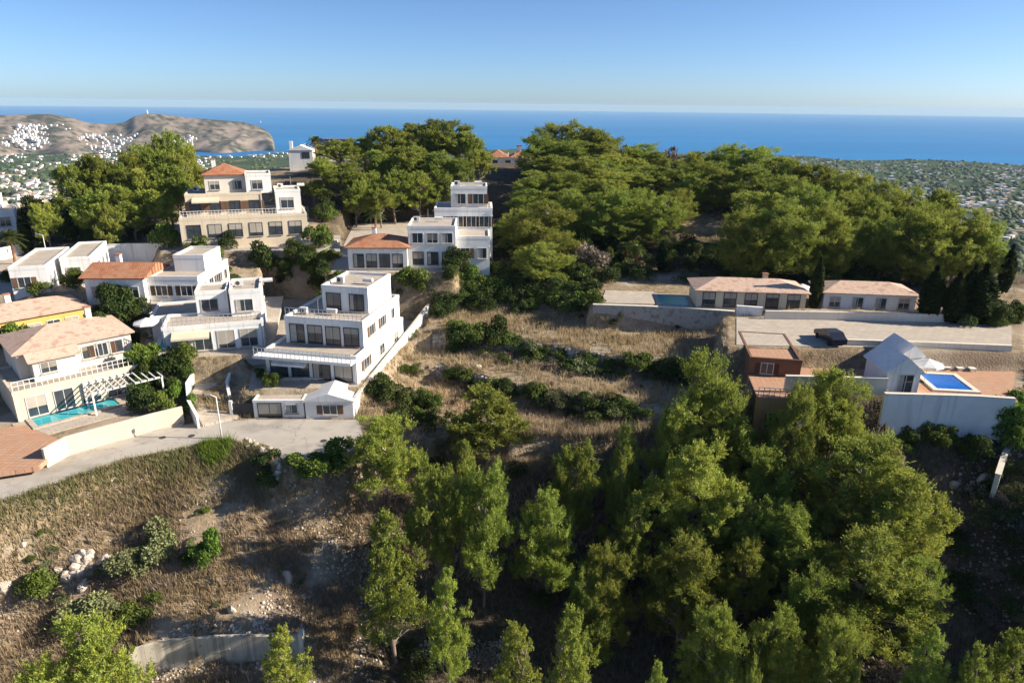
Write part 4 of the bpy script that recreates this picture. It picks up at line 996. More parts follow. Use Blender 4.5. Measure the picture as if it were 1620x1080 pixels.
v.wins('f', 0, 1, v.w - 1, 6, .4, 1.9, 2.0, door=True, fm='darkframe').wins('f', 3, 1.6, 12, 4, 4.0, 1.5, 1.6, fm='darkframe').wins('f', 5, 4.8, 9.6, 2, 7.3, 1.4, 1.3).win('f', 4, 11.2, 7.3, 1.6, 1.4).win('f', 3, 15.4, 4.2, 2, 1.7).wins('r', 18.6, 4, 8, 2, 4.4).rail(.2, v.w - .2, .12, 3.6, 'white')
v.chimney(5.2, 9, 10.4, 1.3)
v.clutter(15.2, 6.5, 7.0).clutter(2, 8, 6.7).downpipe(12.3, 2.93, 3.4, 6.6).awning(2, 6, 2.98, 6.3, 1.3, 'cream')
# villa above the dry slope
v = Villa('hillside_villa', 'white hillside villa climbing in cubes with one orange roof left of the big hill pines', (552, 428), (722, 428), -23.0)
v.block(0, 8.5, 0, 7, 0, 3.4, 'white', 0).tiled(0, 8.5, 0, 7, 3.4, 1.4).block(8.55, 15.5, 1.5, 9, 0, 6.0, 'white', .3).block(12, 21, 9.05, 16, 0, 7.5, 'white', .3).block(14.5, 20.2, 11, 16.6, 7.55, 10.6, 'white', .3).block(15.55, 20.5, 3, 9, 0, 4.2, 'white', .3)
v.wins('f', 0, .8, 7.8, 4, .5, 1.4, 1.9, door=True, fm='darkframe').wins('f', 1.5, 9.2, 15, 3, .6, 1.5, 1.8, fm='darkframe').wins('f', 1.5, 9.2, 15, 3, 3.8, 1.5, 1.4).wins('f', 9.05, 13, 20.4, 4, 4.9, 1.4, 1.6).wins('f', 11, 15.2, 19.6, 2, 8.2, 1.6, 1.5).wins('f', 3, 16.2, 20, 2, 1.2, 1.3, 1.5).wins('r', 21, 10, 15, 2, 5, 1.3, 1.3).wins('r', 20.5, 4, 8, 2, 1.4).chimney(3, 4, 4.3)
v.clutter(9, 6, 6.1).clutter(15, 13.5, 10.65).downpipe(8.7, 1.43, 0, 6).downpipe(20.8, 8.98, 0, 7.5)
# far edge villas on the crest
v = Villa('blue_shaded_villa', 'white flat-roofed villa in blue shade behind the palm at the left edge', (-60, 405), (30, 398), -24.5)
v.block(0, v.w, 6, 14, 0, 6, 'white').block(1, v.w - 2, 8, 14, 6.05, 8.2, 'white', .3).wins('f', 6, .8, v.w - .8, 4, 3.6, 1.5, 1.5).wins('f', 6, .8, v.w - .8, 4, .6, 1.5, 2.0, door=True)
wall_line('garden_wall', 'white wall behind the palm trunk at the left edge', pz(-23.8, (-80, 412), (0, 408), (46, 398)), -26, -22.4, .3, 'white', 'white')
p = at_y(505, 232, 182); z0 = float(gz(p[0], p[1]))
s = tag(empty('solar_house', (p[0] - 1, p[1], z0), R_(12)), 'white house with a solar panelled roof on the skyline among the middle pines', 'house')
hh = at_y(505, 240, 182)[2] - z0
MB().box(0, 9, 0, 8, -2, hh).build('wall', M['white'], s); MB().wedge(-.4, 9.4, -.4, 8.4, hh + .02, hh + 3, 'x').build('roof', M['tile'], s)
for i in range(5):
    for j in range(2):
        y0 = .2 + j * 1.9; sl = 3 / 4.4; f = lambda y: hh + .09 + (y + .4) * sl
        MB().add([(.3 + i * 1.7, y0, f(y0)), (1.85 + i * 1.7, y0, f(y0)), (1.85 + i * 1.7, y0 + 1.7, f(y0 + 1.7)), (.3 + i * 1.7, y0 + 1.7, f(y0 + 1.7)),
                  (.3 + i * 1.7, y0, f(y0) - .05), (1.85 + i * 1.7, y0, f(y0) - .05), (1.85 + i * 1.7, y0 + 1.7, f(y0 + 1.7) - .05), (.3 + i * 1.7, y0 + 1.7, f(y0 + 1.7) - .05)],
                 [(0, 1, 2, 3), (7, 6, 5, 4), (0, 4, 5, 1), (1, 5, 6, 2), (2, 6, 7, 3), (3, 7, 4, 0)]).build('solar_panel', M['panel'], s)
p = at_y(456, 240, 165); z0 = float(gz(p[0], p[1])); h = max(3, at_y(456, 238, 165)[2] - z0)
s = tag(empty('white_cottage', (p[0], p[1], z0), R_(8)), 'small gabled white house on the skyline left of the solar roof', 'house')
MB().box(0, 5.5, 0, 6, -2, h).build('wall', M['white'], s); MB().wedge(-.2, 5.7, -.2, 6.2, h + .02, h + 1.2, 'y').build('roof', M['white'], s); MB().box(.2, .9, 1, 1.7, h - .5, h + 2.0).build('chimney', M['white'], s); MB().box(3, 4.8, -.06, .05, h - 1.8, h - .4).build('window', M['glass'], s)
p = at_y(772, 268, 205); z0 = float(gz(p[0], p[1])); h = at_y(772, 249, 205)[2] - z0
s = tag(empty('terracotta_roofed_house', (p[0], p[1], z0), 0), 'white house with bright terracotta roofs in the gap between the two hilltop woods', 'house')
MB().box(0, 12, 0, 9, -3, h).build('wall', M['white'], s)
r = MB().hip(-.5, 6, -.5, 9.5, h + .02, h + 1.9).build('roof', M['tile'], s); MB().hip(6.02, 12.5, -.5, 9.5, h + .02, h + 1.7).build('roof', M['tile'], s)
for i in range(7): MB().tube([(-.4 + i * 2.05, -.45, h + .06), (-.4 + i * 2.05 + .1, 2.4, h + 1.2)], [.12, .12], 5).build('ridge_tile', M['ptile'], s)
c = MB().box(8.4, 9.6, 4, 5, h + .6, h + 3.0).build('chimney', M['white'], s); MB().box(8.2, 9.8, 3.8, 5.2, h + 3.0, h + 3.25).build('cap', M['tile'], c)
for i in range(3):
    f = MB().box(1.2 + i * 3.8, 2.9 + i * 3.8, -.07, .05, h - 2.4, h - .7).build('window', M['frame'], s); MB().box(1.3 + i * 3.8, 2.8 + i * 3.8, -.09, -.072, h - 2.3, h - .8).build('pane', M['glass'], f)
wall_line('garden_wall', 'white forecourt wall below the terracotta roofed house', [at_y(u, 274, 198)[:2] for u in (735, 770, 800, 840)], float(gz(*at_y(790, 274, 198)[:2])) - 2, at_y(790, 264, 198)[2], .3, 'white', 'white')
wall_line('garden_wall', 'pale stone wall along the lane below the terracotta roofed house', [at_y(u, 282, 176)[:2] for u in (700, 760, 830)], float(gz(*at_y(770, 282, 176)[:2])) - 2, at_y(770, 271, 176)[2], .5, 'cream', 'cream')

# right hand plots
v = Villa('poolside_house', 'low house with a brownish pink tiled roof between the upper pool and the slim cypress', (1105, 494), (1280, 500), -25.1)
v.block(0, v.w, 2, 8, 0, 2.5, 'cream', 0).tiled(0, v.w, 2, 8, 2.5, 1.1, m='ptile').wins('f', 2, .8, v.w - .8, 5, .4, 1.5, 1.8, door=True, fm='darkframe').chimney(9, 5, 3.2, .9, 'cream')
v = Villa('pink_cottage', 'low white cottage with a pinkish roof left of the stout cypress row', (1312, 500), (1462, 506), -25.1)
v.block(0, v.w, 3, 8.5, 0, 2.4, 'white', 0).tiled(0, v.w, 3, 8.5, 2.4, 1.0, m='ptile').wins('f', 3, .8, v.w - .8, 4, .5, 1.3, 1.3)
pool('small turquoise pool on the upper terrace left of the pink roofed house', (1044, 482), (1090, 484), -25.1, 5.0, 'pool')
tag(MB().prism([tuple(p) for p in pz(-25.1, (950, 480), (1036, 482), (1034, 462), (958, 460))], -25.4, -25.0).build('pool_deck', M['stonepave']), 'pale yellowish sun deck left of the small turquoise pool', 'deck')
wall_line('retaining_wall', 'long grey stone wall in shade along the back of the top dry terrace', pz(-25.3, (938, 486), (1000, 488), (1080, 491), (1162, 497)), -29.5, -25.0, .5, 'stonewall', 'pale')
wall_line('garden_wall', 'short white wall at the left end of the right hand drive', pz(-25.2, (1164, 500), (1205, 503)), -29.5, -23.9, .3, 'white', 'white')
wall_line('garden_wall', 'long low pale wall along the far side of the right hand drive', pz(-25.0, (1210, 505), (1330, 507), (1450, 510), (1590, 512)), -26, -24.0, .3, 'pale', 'pale')
wall_line('garden_wall', 'low pinkish wall along the near side of the right hand drive', pz(-25.0, (1330, 546), (1450, 550), (1600, 556)), -27.6, -24.4, .3, 'pale', 'pale')
tag(MB().prism([tuple(p) for p in pz(-25.0, (1165, 546), (1600, 555), (1600, 512), (1165, 503))], -25.3, -24.94).build('forecourt', M['stonepave']), kind='structure')
v = Villa('ochre_house', 'ochre and brown house block whose dark flank overlooks the dry terraces', (1190, 690), (1238, 694), -31.2)
v.block(0, 3.6, 0, 6, -2, 4.2, 'ochre', 0).block(0, 5.2, 6.05, 15, -2, 6.0, 'brown', .3, 'paving').win('f', 0, 1.0, 1.2, 1.4, 1.4, fm='darkframe').slab(-.05, 3.7, -.05, 6.0, 4.2, 4.35, 'paving', 'terrace').rail(0, 3.6, .05, 4.35, 'metal').win('f', 6.05, 1.2, 4.6, 1.2, 1.1)
wall_line('garden_wall', 'tall lavender-shaded rendered wall behind the upright yellowish pine', pz(-27.0, (1240, 622), (1320, 624), (1400, 626)), -32.5, -25.2, .3, 'pale', 'pale')
wall_line('retaining_wall', 'tall blue-shaded white wall holding up the pool terrace at the right', pz(-26.6, (1400, 628), (1480, 630), (1545, 632), (1606, 636)), -33, -26.3, .35, 'white', 'pale')
tag(MB().prism([tuple(p) for p in pz(-27.0, (1245, 620), (1600, 630), (1610, 562), (1250, 556))], -27.4, -26.93).build('pool_terrace', M['paving']), 'terracotta paved terrace around the blue pool at the right', 'terrace')
pool('bright blue pool on the right hand terrace beside the white gabled pool house', (1482, 616), (1540, 619), -26.9, 4.2, 'bluepool', .15, 'pale')
v = Villa('pool_house', 'small bright white pool house with a steep gabled roof beside the blue pool', (1398, 622), (1450, 623), -26.9)
v.block(0, v.w, 0, 4.4, 0, 2.3, 'white', 0).tiled(0, v.w, 0, 4.4, 2.3, 1.6, 'gable', 'white', .3, axis='y').win('f', 0, 1.2, .1, 1.4, 1.9, door=True).block(v.w + .3, v.w + 2.6, 4.5, 8.5, 0, 2.4, 'white', 0).tiled(v.w + .3, v.w + 2.6, 4.5, 8.5, 2.4, 1.2, 'gable', 'white', .2, axis='y')
wall_line('garden_wall', 'bent white wall among bushes at the right edge of the picture', pz(-31.6, (1583, 752), (1592, 724), (1606, 706), (1650, 692)), [-34, -33.5, -33, -32.5], [-31.6, -31.2, -30.8, -30.4], .4, 'pale', 'pale')

for k, (nm, mm_) in {2: ('forecourt', 'stonepave'), 3: ('forecourt', 'stonepave'), 4: ('forecourt', 'stonepave'), 5: ('forecourt', 'stonepave'), 6: ('lane', 'concrete'), 7: ('forecourt', 'stonepave'), 8: ('forecourt', 'stonepave')}.items():
    poly, lv, bl = pad_polys[k]; cx_, cy_ = np.mean(poly, 0); sh = [(cx_ + (x - cx_) * .985, cy_ + (y - cy_) * .985) for x, y in poly]
    if sum(sh[i][0] * sh[(i + 1) % 4][1] - sh[(i + 1) % 4][0] * sh[i][1] for i in range(4)) < 0: sh = sh[::-1]
    tag(MB().prism(sh, lv - .6, lv + .03).build(nm, M[mm_]), kind='structure')
# parasols, loungers, lamps, cars, manholes
def parasol(u, vv, z, label):
    a = at_z(u, vv, z); r = tag(empty('parasol', (a[0], a[1], z)), label, 'parasol')
    MB().tube([(0, 0, 0), (0, 0, 2.4)], [.03, .03], 6).build('pole', M['metal'], r)
    mb = MB(); n = 8; ring = [(1.5 * math.cos(6.283 * k / n), 1.5 * math.sin(6.283 * k / n), 2.05) for k in range(n)]
    mb.add([(0, 0, 2.6)] + ring + [(x, y, zz - .2) for x, y, zz in ring], [(0, 1 + k, 1 + (k + 1) % n) for k in range(n)] + [(1 + k, 9 + k, 9 + (k + 1) % n, 1 + (k + 1) % n) for k in range(n)]).build('canopy', M['canvas'], r)
    MB().box(-.3, .3, -.3, .3, 0, .1).build('base', M['iron'], r)
parasol(1265, 478, -25.0, 'open white parasol between the poolside house and the slim cypress')
parasol(236, 535, -27.0, 'open white parasol at the left end of the turquoise pool terrace')
parasol(1462, 604, -26.9, 'open white parasol between the pool house and the blue pool')
lg0 = None
for i, (u, vv) in enumerate([(1500, 566), (1520, 567), (1540, 568)]):
    a = at_z(u, vv + 20, -26.9)
    if lg0 is None:
        lg0 = tag(empty('sun_lounger', (a[0], a[1], -26.93)), '', 'sun lounger', 'sun loungers behind the blue pool')
        MB().box(-.33, .33, 0, 1.3, .28, .38).build('seat', M['canvas'], lg0); MB().add([(-.33, 1.3, .3), (.33, 1.3, .3), (.33, 1.9, .75), (-.33, 1.9, .75), (-.33, 1.3, .38), (.33, 1.3, .38), (.33, 1.88, .83), (-.33, 1.88, .83)], [(0, 1, 2, 3), (7, 6, 5, 4), (0, 4, 5, 1), (1, 5, 6, 2), (2, 6, 7, 3), (3, 7, 4, 0)]).build('backrest', M['canvas'], lg0)
        for x in (-.3, .24):
            for y in (.1, 1.2): MB().box(x, x + .06, y, y + .06, 0, .28).build('leg', M['metal'], lg0)
        o = lg0
    else:
        o = lg0.copy(); col.objects.link(o); o.location = (a[0], a[1], -26.93)
        for ch in lg0.children: c = ch.copy(); col.objects.link(c); c.parent = o
    o['label'] = ['white sun lounger behind the blue pool, nearest the pool house', 'white sun lounger in the middle of the three behind the blue pool', 'white sun lounger farthest from the pool house behind the blue pool'][i]
def lamp(u, vb, z, h, label, arm=1):
    a = at_z(u, vb, z); r = tag(empty('street_lamp', (a[0], a[1], float(gz(*a)))), label, 'street lamp')
    MB().tube([(0, 0, -.2), (0, 0, h * .5), (0, 0, h)], [.085, .07, .055], 7).build('post', M['lamp_white'], r, True)
    MB().tube([(0, 0, h - .02), (arm * .5, 0, h + .18), (arm * 1.0, 0, h + .2)], [.045, .04, .04], 6).build('arm', M['lamp_white'], r, True)
    MB().add([(arm * .8 - .3, -.12, h + .12), (arm * .8 + .4, -.1, h + .14), (arm * .8 + .4, .1, h + .14), (arm * .8 - .3, .12, h + .12), (arm * .8 - .25, -.09, h + .3), (arm * .8 + .3, -.06, h + .26), (arm * .8 + .3, .06, h + .26), (arm * .8 - .25, .09, h + .3)], [(0, 3, 2, 1), (4, 5, 6, 7), (0, 1, 5, 4), (1, 2, 6, 5), (2, 3, 7, 6), (3, 0, 4, 7)]).build('lamp_head', M['metal'], r)
    MB().tube([(0, 0, -.1), (0, 0, .12)], [.18, .16], 8).build('base', M['kerb'], r)
lamp(351, 693, -32, 4.6, 'slim white street lamp at the inner edge of the street bend', -1)
lamp(73, 398, -23, 3.8, 'slim street lamp before the dark trees at the upper left', -1)
lamp(170, 392, -22.8, 3.4, 'short white lamp post by the lane under the umbrella pines', -1)
def car(u, vb, z, rz, m, label):
    a = at_z(u, vb, z); r = tag(empty('parked_car', (a[0], a[1], z), rz), label, 'car')
    prof = [(-2.1, .35), (2.1, .35), (2.15, .75), (1.9, .92), (1.05, .98), (.5, 1.42), (-1.0, 1.45), (-1.75, 1.0), (-2.12, .92)]
    mb = MB(); n = len(prof); mb.add([(x, -.82, zz) for x, zz in prof] + [(x, .82, zz) for x, zz in prof], [tuple(range(n)), tuple(range(n, 2 * n))[::-1]] + [(i, n + i, n + (i + 1) % n, (i + 1) % n) for i in range(n)]); mb.build('body', M[m], r)
    g = MB(); 
    for y in (-.835, .825): g.box(-1.3, .5, y, y + .01, 1.02, 1.34)
    g.add([(1.08, -.7, 1.0), (1.08, .7, 1.0), (.57, .65, 1.40), (.57, -.65, 1.40)], [(0, 1, 2, 3)]); g.build('windows', M['glass'], r)
    for x in (-1.3, 1.3):
        for y in (-.86, .66): MB().tube([(x, y, .32), (x, y + .2, .32)], [.32, .32], 14).build('wheel', M['rubber'], r)
    for y in (-.6, .45): MB().box(2.13, 2.17, y, y + .25, .68, .82).build('headlight', M['glass'], r)
car(527, 408, -24.4, R_(170), 'red', 'small red car parked below the long pale wall')
car(1312, 540, -24.94, R_(95), 'carpaint', 'black car parked on the pale forecourt at the right')
MH = MB(); MH.tube([(0, 0, -.05), (0, 0, .012)], [.33, .33], 18); mm = MH.mesh('manhole_cover', M['iron'])
for i, (u, vv, lab) in enumerate([(257, 692, 'round iron manhole cover left of the other one on the street bend'), (303, 689, 'round iron manhole cover nearer the street lamp on the bend'), (512, 697, 'round iron manhole cover alone on the wide end of the street')]):
    a = at_z(u, vv, ROAD_Z); o = tag(link('manhole_cover', mm), lab, 'manhole cover'); o.location = (*a, ROAD_Z + .004)

# street surface and kerbs
import bmesh
bm = bmesh.new(); f = bm.faces.new([bm.verts.new((x, y, ROAD_Z)) for x, y in road_poly]); bmesh.ops.triangulate(bm, faces=[f]); me = bpy.data.meshes.new('street'); bm.to_mesh(me); bm.free()
if me.polygons[0].normal.z < 0: me.flip_normals()
me.materials.append(M['concrete']); tag(link('street', me), kind='structure')
def kerb(pts, n0, n1, w, h):
    P = [np.array(p) for p in pts]; n = len(P); rows = []
    for i, p in enumerate(P):
        d = unit(P[min(i + 1, n - 1)] - P[max(i - 1, 0)]); nn = np.array([-d[1], d[0]])
        rows += [(*(p + nn * n0), ROAD_Z - .1), (*(p + nn * n1), ROAD_Z - .1), (*(p + nn * n1), ROAD_Z + h), (*(p + nn * n0), ROAD_Z + h)]
    fs = [(0, 1, 2, 3), tuple(4 * (n - 1) + k for k in (3, 2, 1, 0))]
    for i in range(n - 1):
        for k in range(4): fs.append((4 * i + k, 4 * i + 4 + k, 4 * i + 4 + (k + 1) % 4, 4 * i + (k + 1) % 4))
    tag(MB().add(rows, fs).build('kerb', M['kerb']), kind='structure')
kerb(pix_poly(ROAD_TOP[:8], ROAD_Z), .0, .35, .3, .10)
kerb(pix_poly(ROAD_LOW[8:], ROAD_Z), .0, .45, .3, .08)
# curved concrete retaining wall with cast panels
root = tag(empty('curved_retaining_wall', (0, 0, 0)), 'curved stained concrete retaining wall with dark streaks at the lower left', 'retaining wall')
xs = np.linspace(RWX0, RWX1, 15)
for i in range(14):
    mb = MB(); rows = []
    for x in (xs[i] + .012, (xs[i] + xs[i + 1]) / 2, xs[i + 1] - .012):
        y = float(yw(x)); off = random.uniform(-.012, .012) * 0
        rows += [(x, y - .05, -45), (x, y + .28, -45), (x, y + .28, -40.6), (x, y - .05, -40.6)]
    fs = [(0, 1, 2, 3), (11, 10, 9, 8)]
    for a in range(2):
        for k in range(4): fs.append((4 * a + k, 4 * a + 4 + k, 4 * a + 4 + (k + 1) % 4, 4 * a + (k + 1) % 4))
    mb.add(rows, [f[::-1] for f in fs]).build('panel', M['formwork'], root)
MB().box(RWX1 - .005, RWX1 + .35, float(yw(RWX1)) - .15, float(yw(RWX1)) + .5, -45, -40.35).build('end_pier', M['pale'], root)

# ------------------------------------------------------------------ shrubs
def say(label, s, t):
    """size and place within the planting, kept within sixteen words"""
    out = ('small ' if s < .85 else 'big ' if s > 1.12 else '') + label + (', left part' if t < .33 else ', right part' if t > .67 else ', middle part')
    return out if len(out.split()) <= 16 else label
def bushes(n, box, kind, w, h, label, group):
    for i in range(n):
        u, v = random.uniform(box[0], box[2]), random.uniform(box[1], box[3])
        p = spot(u, v); s = random.uniform(.65, 1.3)
        bush(p[0], p[1], w * s, h * s * random.uniform(.85, 1.2), kind if isinstance(kind, str) else random.choice(kind), say(label, s, (u - box[0]) / (box[2] - box[0])), group)
def along(pts, n, kind, w, h, label, group, jx=8, jy=5):
    us = np.array([p[0] for p in pts]); vs = np.array([p[1] for p in pts])
    for i in range(n):
        t = (i + random.uniform(-.2, 1.2)) / n; u = us[0] + (us[-1] - us[0]) * t; v = np.interp(u, us, vs)
        p = spot(u + random.uniform(-jx, jx), v + random.uniform(-jy, jy)); s = random.uniform(.5, 1.35)
        bush(p[0], p[1], w * s * random.uniform(.8, 1.4), h * s, kind if isinstance(kind, str) else random.choice(kind), say(label, s, t), group)
G = 'shrubs along the upper dry terrace wall'
along([(800, 553), (930, 579), (1100, 600)], 22, ['dark', 'green', 'grey', 'dark'], 2.6, 1.45, 'dark shrub growing against the face of the upper dry terrace wall', G)
along([(708, 550), (800, 550)], 8, ['green', 'dark'], 3.2, 2.5, 'dense dark green shrub in the thicket at the left end of the upper terrace wall', 'thicket at the left end of the upper terrace')
along([(715, 600), (850, 638), (1020, 664)], 21, ['dark', 'grey', 'dark', 'green'], 2.3, 1.3, 'dark shrub growing against the face of the lower dry terrace wall', 'shrubs along the lower dry terrace wall')
bushes(9, (592, 625, 700, 672), ['dark', 'green'], 2.8, 2.4, 'dark green shrub in the thicket below the left end of the terraces', 'thicket below the left end of the terraces')
bushes(2, (640, 578, 672, 596), 'green', 2.2, 1.8, 'rounded green shrub on the slope beside the white plot wall', 'green shrubs beside the white plot wall')
bushes(24, (700, 440, 935, 502), ['dark', 'green', 'dark'], 3.0, 2.2, 'dark shrub on the bank above the top dry terrace', 'shrubs on the bank above the top terrace')
bushes(18, (715, 372, 960, 440), ['dark', 'green', 'dark'], 2.8, 2.4, 'leafy shrub in the undergrowth at the front of the hill wood', 'undergrowth shrubs at the front of the hill wood')
bushes(6, (960, 405, 1130, 428), ['dark', 'green', 'bare'], 2.6, 2.2, 'shrub below the fan palms at the front of the hill wood', 'shrubs around the fan palms')
bushes(6, (490, 318, 640, 352), ['green', 'dark'], 2.6, 2.0, 'low shrub under the middle umbrella pines', 'shrubs under the middle umbrella pines')
bushes(12, (100, 356, 290, 384), ['green', 'bright', 'dark'], 2.6, 1.7, 'green shrub under the left clump of umbrella pines', 'shrubs under the left clump of pines')
bushes(10, (55, 352, 150, 385), 'dark', 3.4, 3.2, 'dark shrub in the shade behind the upper left lamp', 'dark shrubs behind the upper left lamp')
bushes(6, (1130, 395, 1290, 432), ['dark', 'green'], 2.8, 2.4, 'shrub behind the brownish pink roof at the edge of the hill wood', 'shrubs behind the pink roofed house')
bushes(4, (1310, 410, 1470, 440), ['dark', 'green'], 2.6, 2.2, 'shrub behind the pinkish cottage at the edge of the hill wood', 'shrubs behind the pinkish cottage')
bushes(10, (1500, 500, 1615, 516), ['dark', 'green'], 2.4, 2.0, 'shrub at the foot of the dark cypress row', 'shrubs at the foot of the cypress row')
bushes(14, (650, 500, 1140, 545), ['grey', 'bare', 'dark'], .9, .6, 'low tuft growing alone in the dry grass of the top terrace', 'tufts on the top terrace')
bushes(10, (700, 575, 1040, 640), ['grey', 'bare', 'dark'], .9, .6, 'low tuft growing alone in the dry grass of the middle terrace', 'tufts on the middle terrace')
bushes(16, (20, 800, 520, 960), ['grey', 'bare', 'dark', 'green'], 1.1, .7, 'low scrub tuft scattered on the weedy lower left slope', 'tufts on the scrubby slope')
bushes(22, (160, 480, 262, 560), ['dark', 'green', 'dark'], 2.4, 2.6, 'garden shrub on the bank between the yellow house and the white cubic villa', 'garden shrubs beside the yellow house')
bushes(18, (215, 560, 300, 655), ['dark', 'green', 'bright'], 2.0, 2.0, 'garden shrub on the bank between the cream villa and the steep drive', 'garden shrubs beside the steep drive')
bushes(22, (400, 402, 548, 448), ['dark', 'green', 'dark'], 2.2, 2.0, 'garden shrub on the bank below the long pale grey wall', 'garden shrubs below the long pale wall')
bushes(14, (430, 452, 700, 478), ['dark', 'green', 'bright'], 1.9, 1.6, 'garden shrub behind the stepped white villa', 'garden shrubs behind the stepped villa')
bushes(8, (0, 412, 130, 470), ['green', 'dark', 'bright'], 2.4, 2.0, 'garden shrub around the white house with two wings', 'garden shrubs around the white wings')
bushes(6, (5, 525, 40, 552), 'bright', 2.4, 2.2, 'lime green shrub in front of the yellow house at the left edge', 'lime green shrubs by the yellow house')
bushes(8, (400, 575, 560, 612), ['green', 'dark'], 1.6, 1.4, 'garden shrub on the terrace in front of the stepped villa', 'garden shrubs in front of the stepped villa')
bushes(9, (300, 395, 420, 470), ['green', 'dark'], 2.0, 1.9, 'garden shrub between the long pale wall and the white cubic villa', 'garden shrubs above the white cubic villa')
bushes(10, (1385, 690, 1560, 725), ['dark', 'green'], 2.0, 1.7, 'shrub in the shade below the tall blue-shaded wall', 'shrubs below the tall pool wall')
bushes(8, (1585, 660, 1625, 720), ['bright', 'green'], 2.4, 2.2, 'bright green shrub around the bent white wall at the right edge', 'bright shrubs at the right edge')
bushes(6, (1510, 745, 1625, 1000), ['dark', 'bare', 'grey'], 1.7, 1.2, 'low scrub bush on the shaded slope at the right', 'scrub on the shaded right slope')
for u, v, w, h, k, lab in [(222, 893, 3.4, 2.2, 'grey', 'grey-green feathery shrub on the scrubby slope, left one of the pair near the rock heap'), (258, 890, 3.6, 2.9, 'grey', 'taller grey-green feathery shrub, right one of the pair near the rock heap'),
                           (326, 888, 2.0, 2.7, 'bright', 'upright fresh green shrub alone at the edge of the long shadow'), (296, 893, 1.1, 1.0, 'green', 'small green bush between the feathery pair and the upright shrub'), (64, 940, 3.0, 2.0, 'green', 'rounded green shrub on the scrubby slope near the left edge'),
                           (165, 978, 4.4, 1.9, 'grey', 'broad flat grey-green shrub above the curved concrete wall'), (205, 985, 3.0, 1.4, 'green', 'low green shrub spreading beside the bright corner pine'), (485, 748, 3.2, 1.9, 'bright', 'vivid green clump at the lower street edge beside the broken rocks'), (516, 742, 3.2, 2.1, 'bright', 'vivid green reedy clump nearest the round pine at the street end'),
                           (420, 745, 2.4, 1.6, 'dark', 'dark shrub hanging over the rocks at the street bend'), (428, 770, 2.4, 1.7, 'dark', 'dark shrub at the head of the long shadow below the street bend')]:
    p = spot(u, v); bush(p[0], p[1], w, h, k, lab)

def mass(name, n, boxes, kinds, w, h):
    """undergrowth nobody could count: many bushes joined into one object"""
    VV, FF, TT, k0 = [], [], [], 0
    for i in range(n):
        bx = random.choice(boxes); p = spot(random.uniform(bx[0], bx[2]), random.uniform(bx[1], bx[3])); me = random.choice(BUSH[random.choice(kinds)])['foliage']
        m_ = len(me.vertices); a = np.empty(m_ * 3, np.float32); me.vertices.foreach_get('co', a); a = a.reshape(-1, 3); t = np.empty(m_ * 4, np.float32); me.color_attributes['tint'].data.foreach_get('color', t)
        keep = np.repeat(rng.random(m_ // 4) < .45, 4); a = a[keep]; t = t.reshape(-1, 4)[keep]; s = random.uniform(.65, 1.35); an = random.uniform(0, 6.28); c, q = math.cos(an), math.sin(an)
        VV.append(np.c_[(a[:, 0] * c - a[:, 1] * q) * s * w / 1.6 + p[0], (a[:, 0] * q + a[:, 1] * c) * s * w / 1.6 + p[1], a[:, 2] * s * h / 1.15 + p[2] - .05]); TT.append(t[:, :3] * random.uniform(.75, 1.25)); FF.append(np.arange(len(a)).reshape(-1, 4) + k0); k0 += len(a)
    tag(link(name, np_mesh(name, np.concatenate(VV), np.concatenate(FF), M['leaf'], np.concatenate(TT))), kind='stuff')
mass('terrace_scrub', 110, [(715 + 36 * i, 548 + 5.2 * i, 765 + 36 * i, 568 + 5.2 * i) for i in range(10)] + [(710 + 31 * i, 595 + 7.2 * i, 750 + 31 * i, 618 + 7.2 * i) for i in range(10)] + [(590, 600, 700, 680)], ['dark', 'green', 'bare', 'dark'], 1.7, .95)
mass('hill_undergrowth', 70, [(700, 380, 960, 445), (960, 395, 1130, 428), (490, 318, 640, 352), (1130, 395, 1290, 432), (1310, 410, 1470, 440)], ['dark', 'green', 'dark'], 3.0, 2.3)
mass('garden_undergrowth', 60, [(955, 420, 1300, 452), (1290, 425, 1490, 455), (1130, 420, 1240, 452)], ['dark', 'green', 'dark'], 2.6, 2.2)
mass('bank_undergrowth', 55, [(695, 440, 935, 500)], ['dark', 'green', 'dark'], 2.7, 1.9)
mass('wood_undergrowth', 70, [(560, 790, 1520, 1080), (660, 735, 1000, 760), (1510, 745, 1625, 1000)], ['dark', 'dark', 'bare', 'grey'], 2.2, 1.3)

for u, v, w, h, k, lab in [(318, 425, 4.2, 4.0, 'green', 'rounded garden tree between the white two-winged house and the hilltop villa'), (420, 425, 4.6, 4.2, 'dark', 'dark garden tree under the long pale grey wall'), (505, 455, 3.8, 3.2, 'dark', 'dark garden tree behind the stepped white villa'), (645, 455, 3.8, 3.2, 'green', 'green garden tree right behind the stepped white villa'),
                           (270, 602, 3.4, 3.6, 'dark', 'dark garden tree on the bank left of the steep drive'), (200, 515, 4.2, 4.4, 'dark', 'tall dark garden tree at the right end of the yellow house'), (505, 392, 4.4, 4.0, 'green', 'garden tree at the right end of the long pale grey wall'), (262, 392, 4.2, 4.2, 'green', 'garden tree at the left foot of the hilltop villa'), (735, 415, 4.6, 3.8, 'dark', 'dark tree against the right flank of the hillside villa')]:
    p = spot(u, v); bush(p[0], p[1], w, h, k, lab, None, 'garden_tree', 'tree')

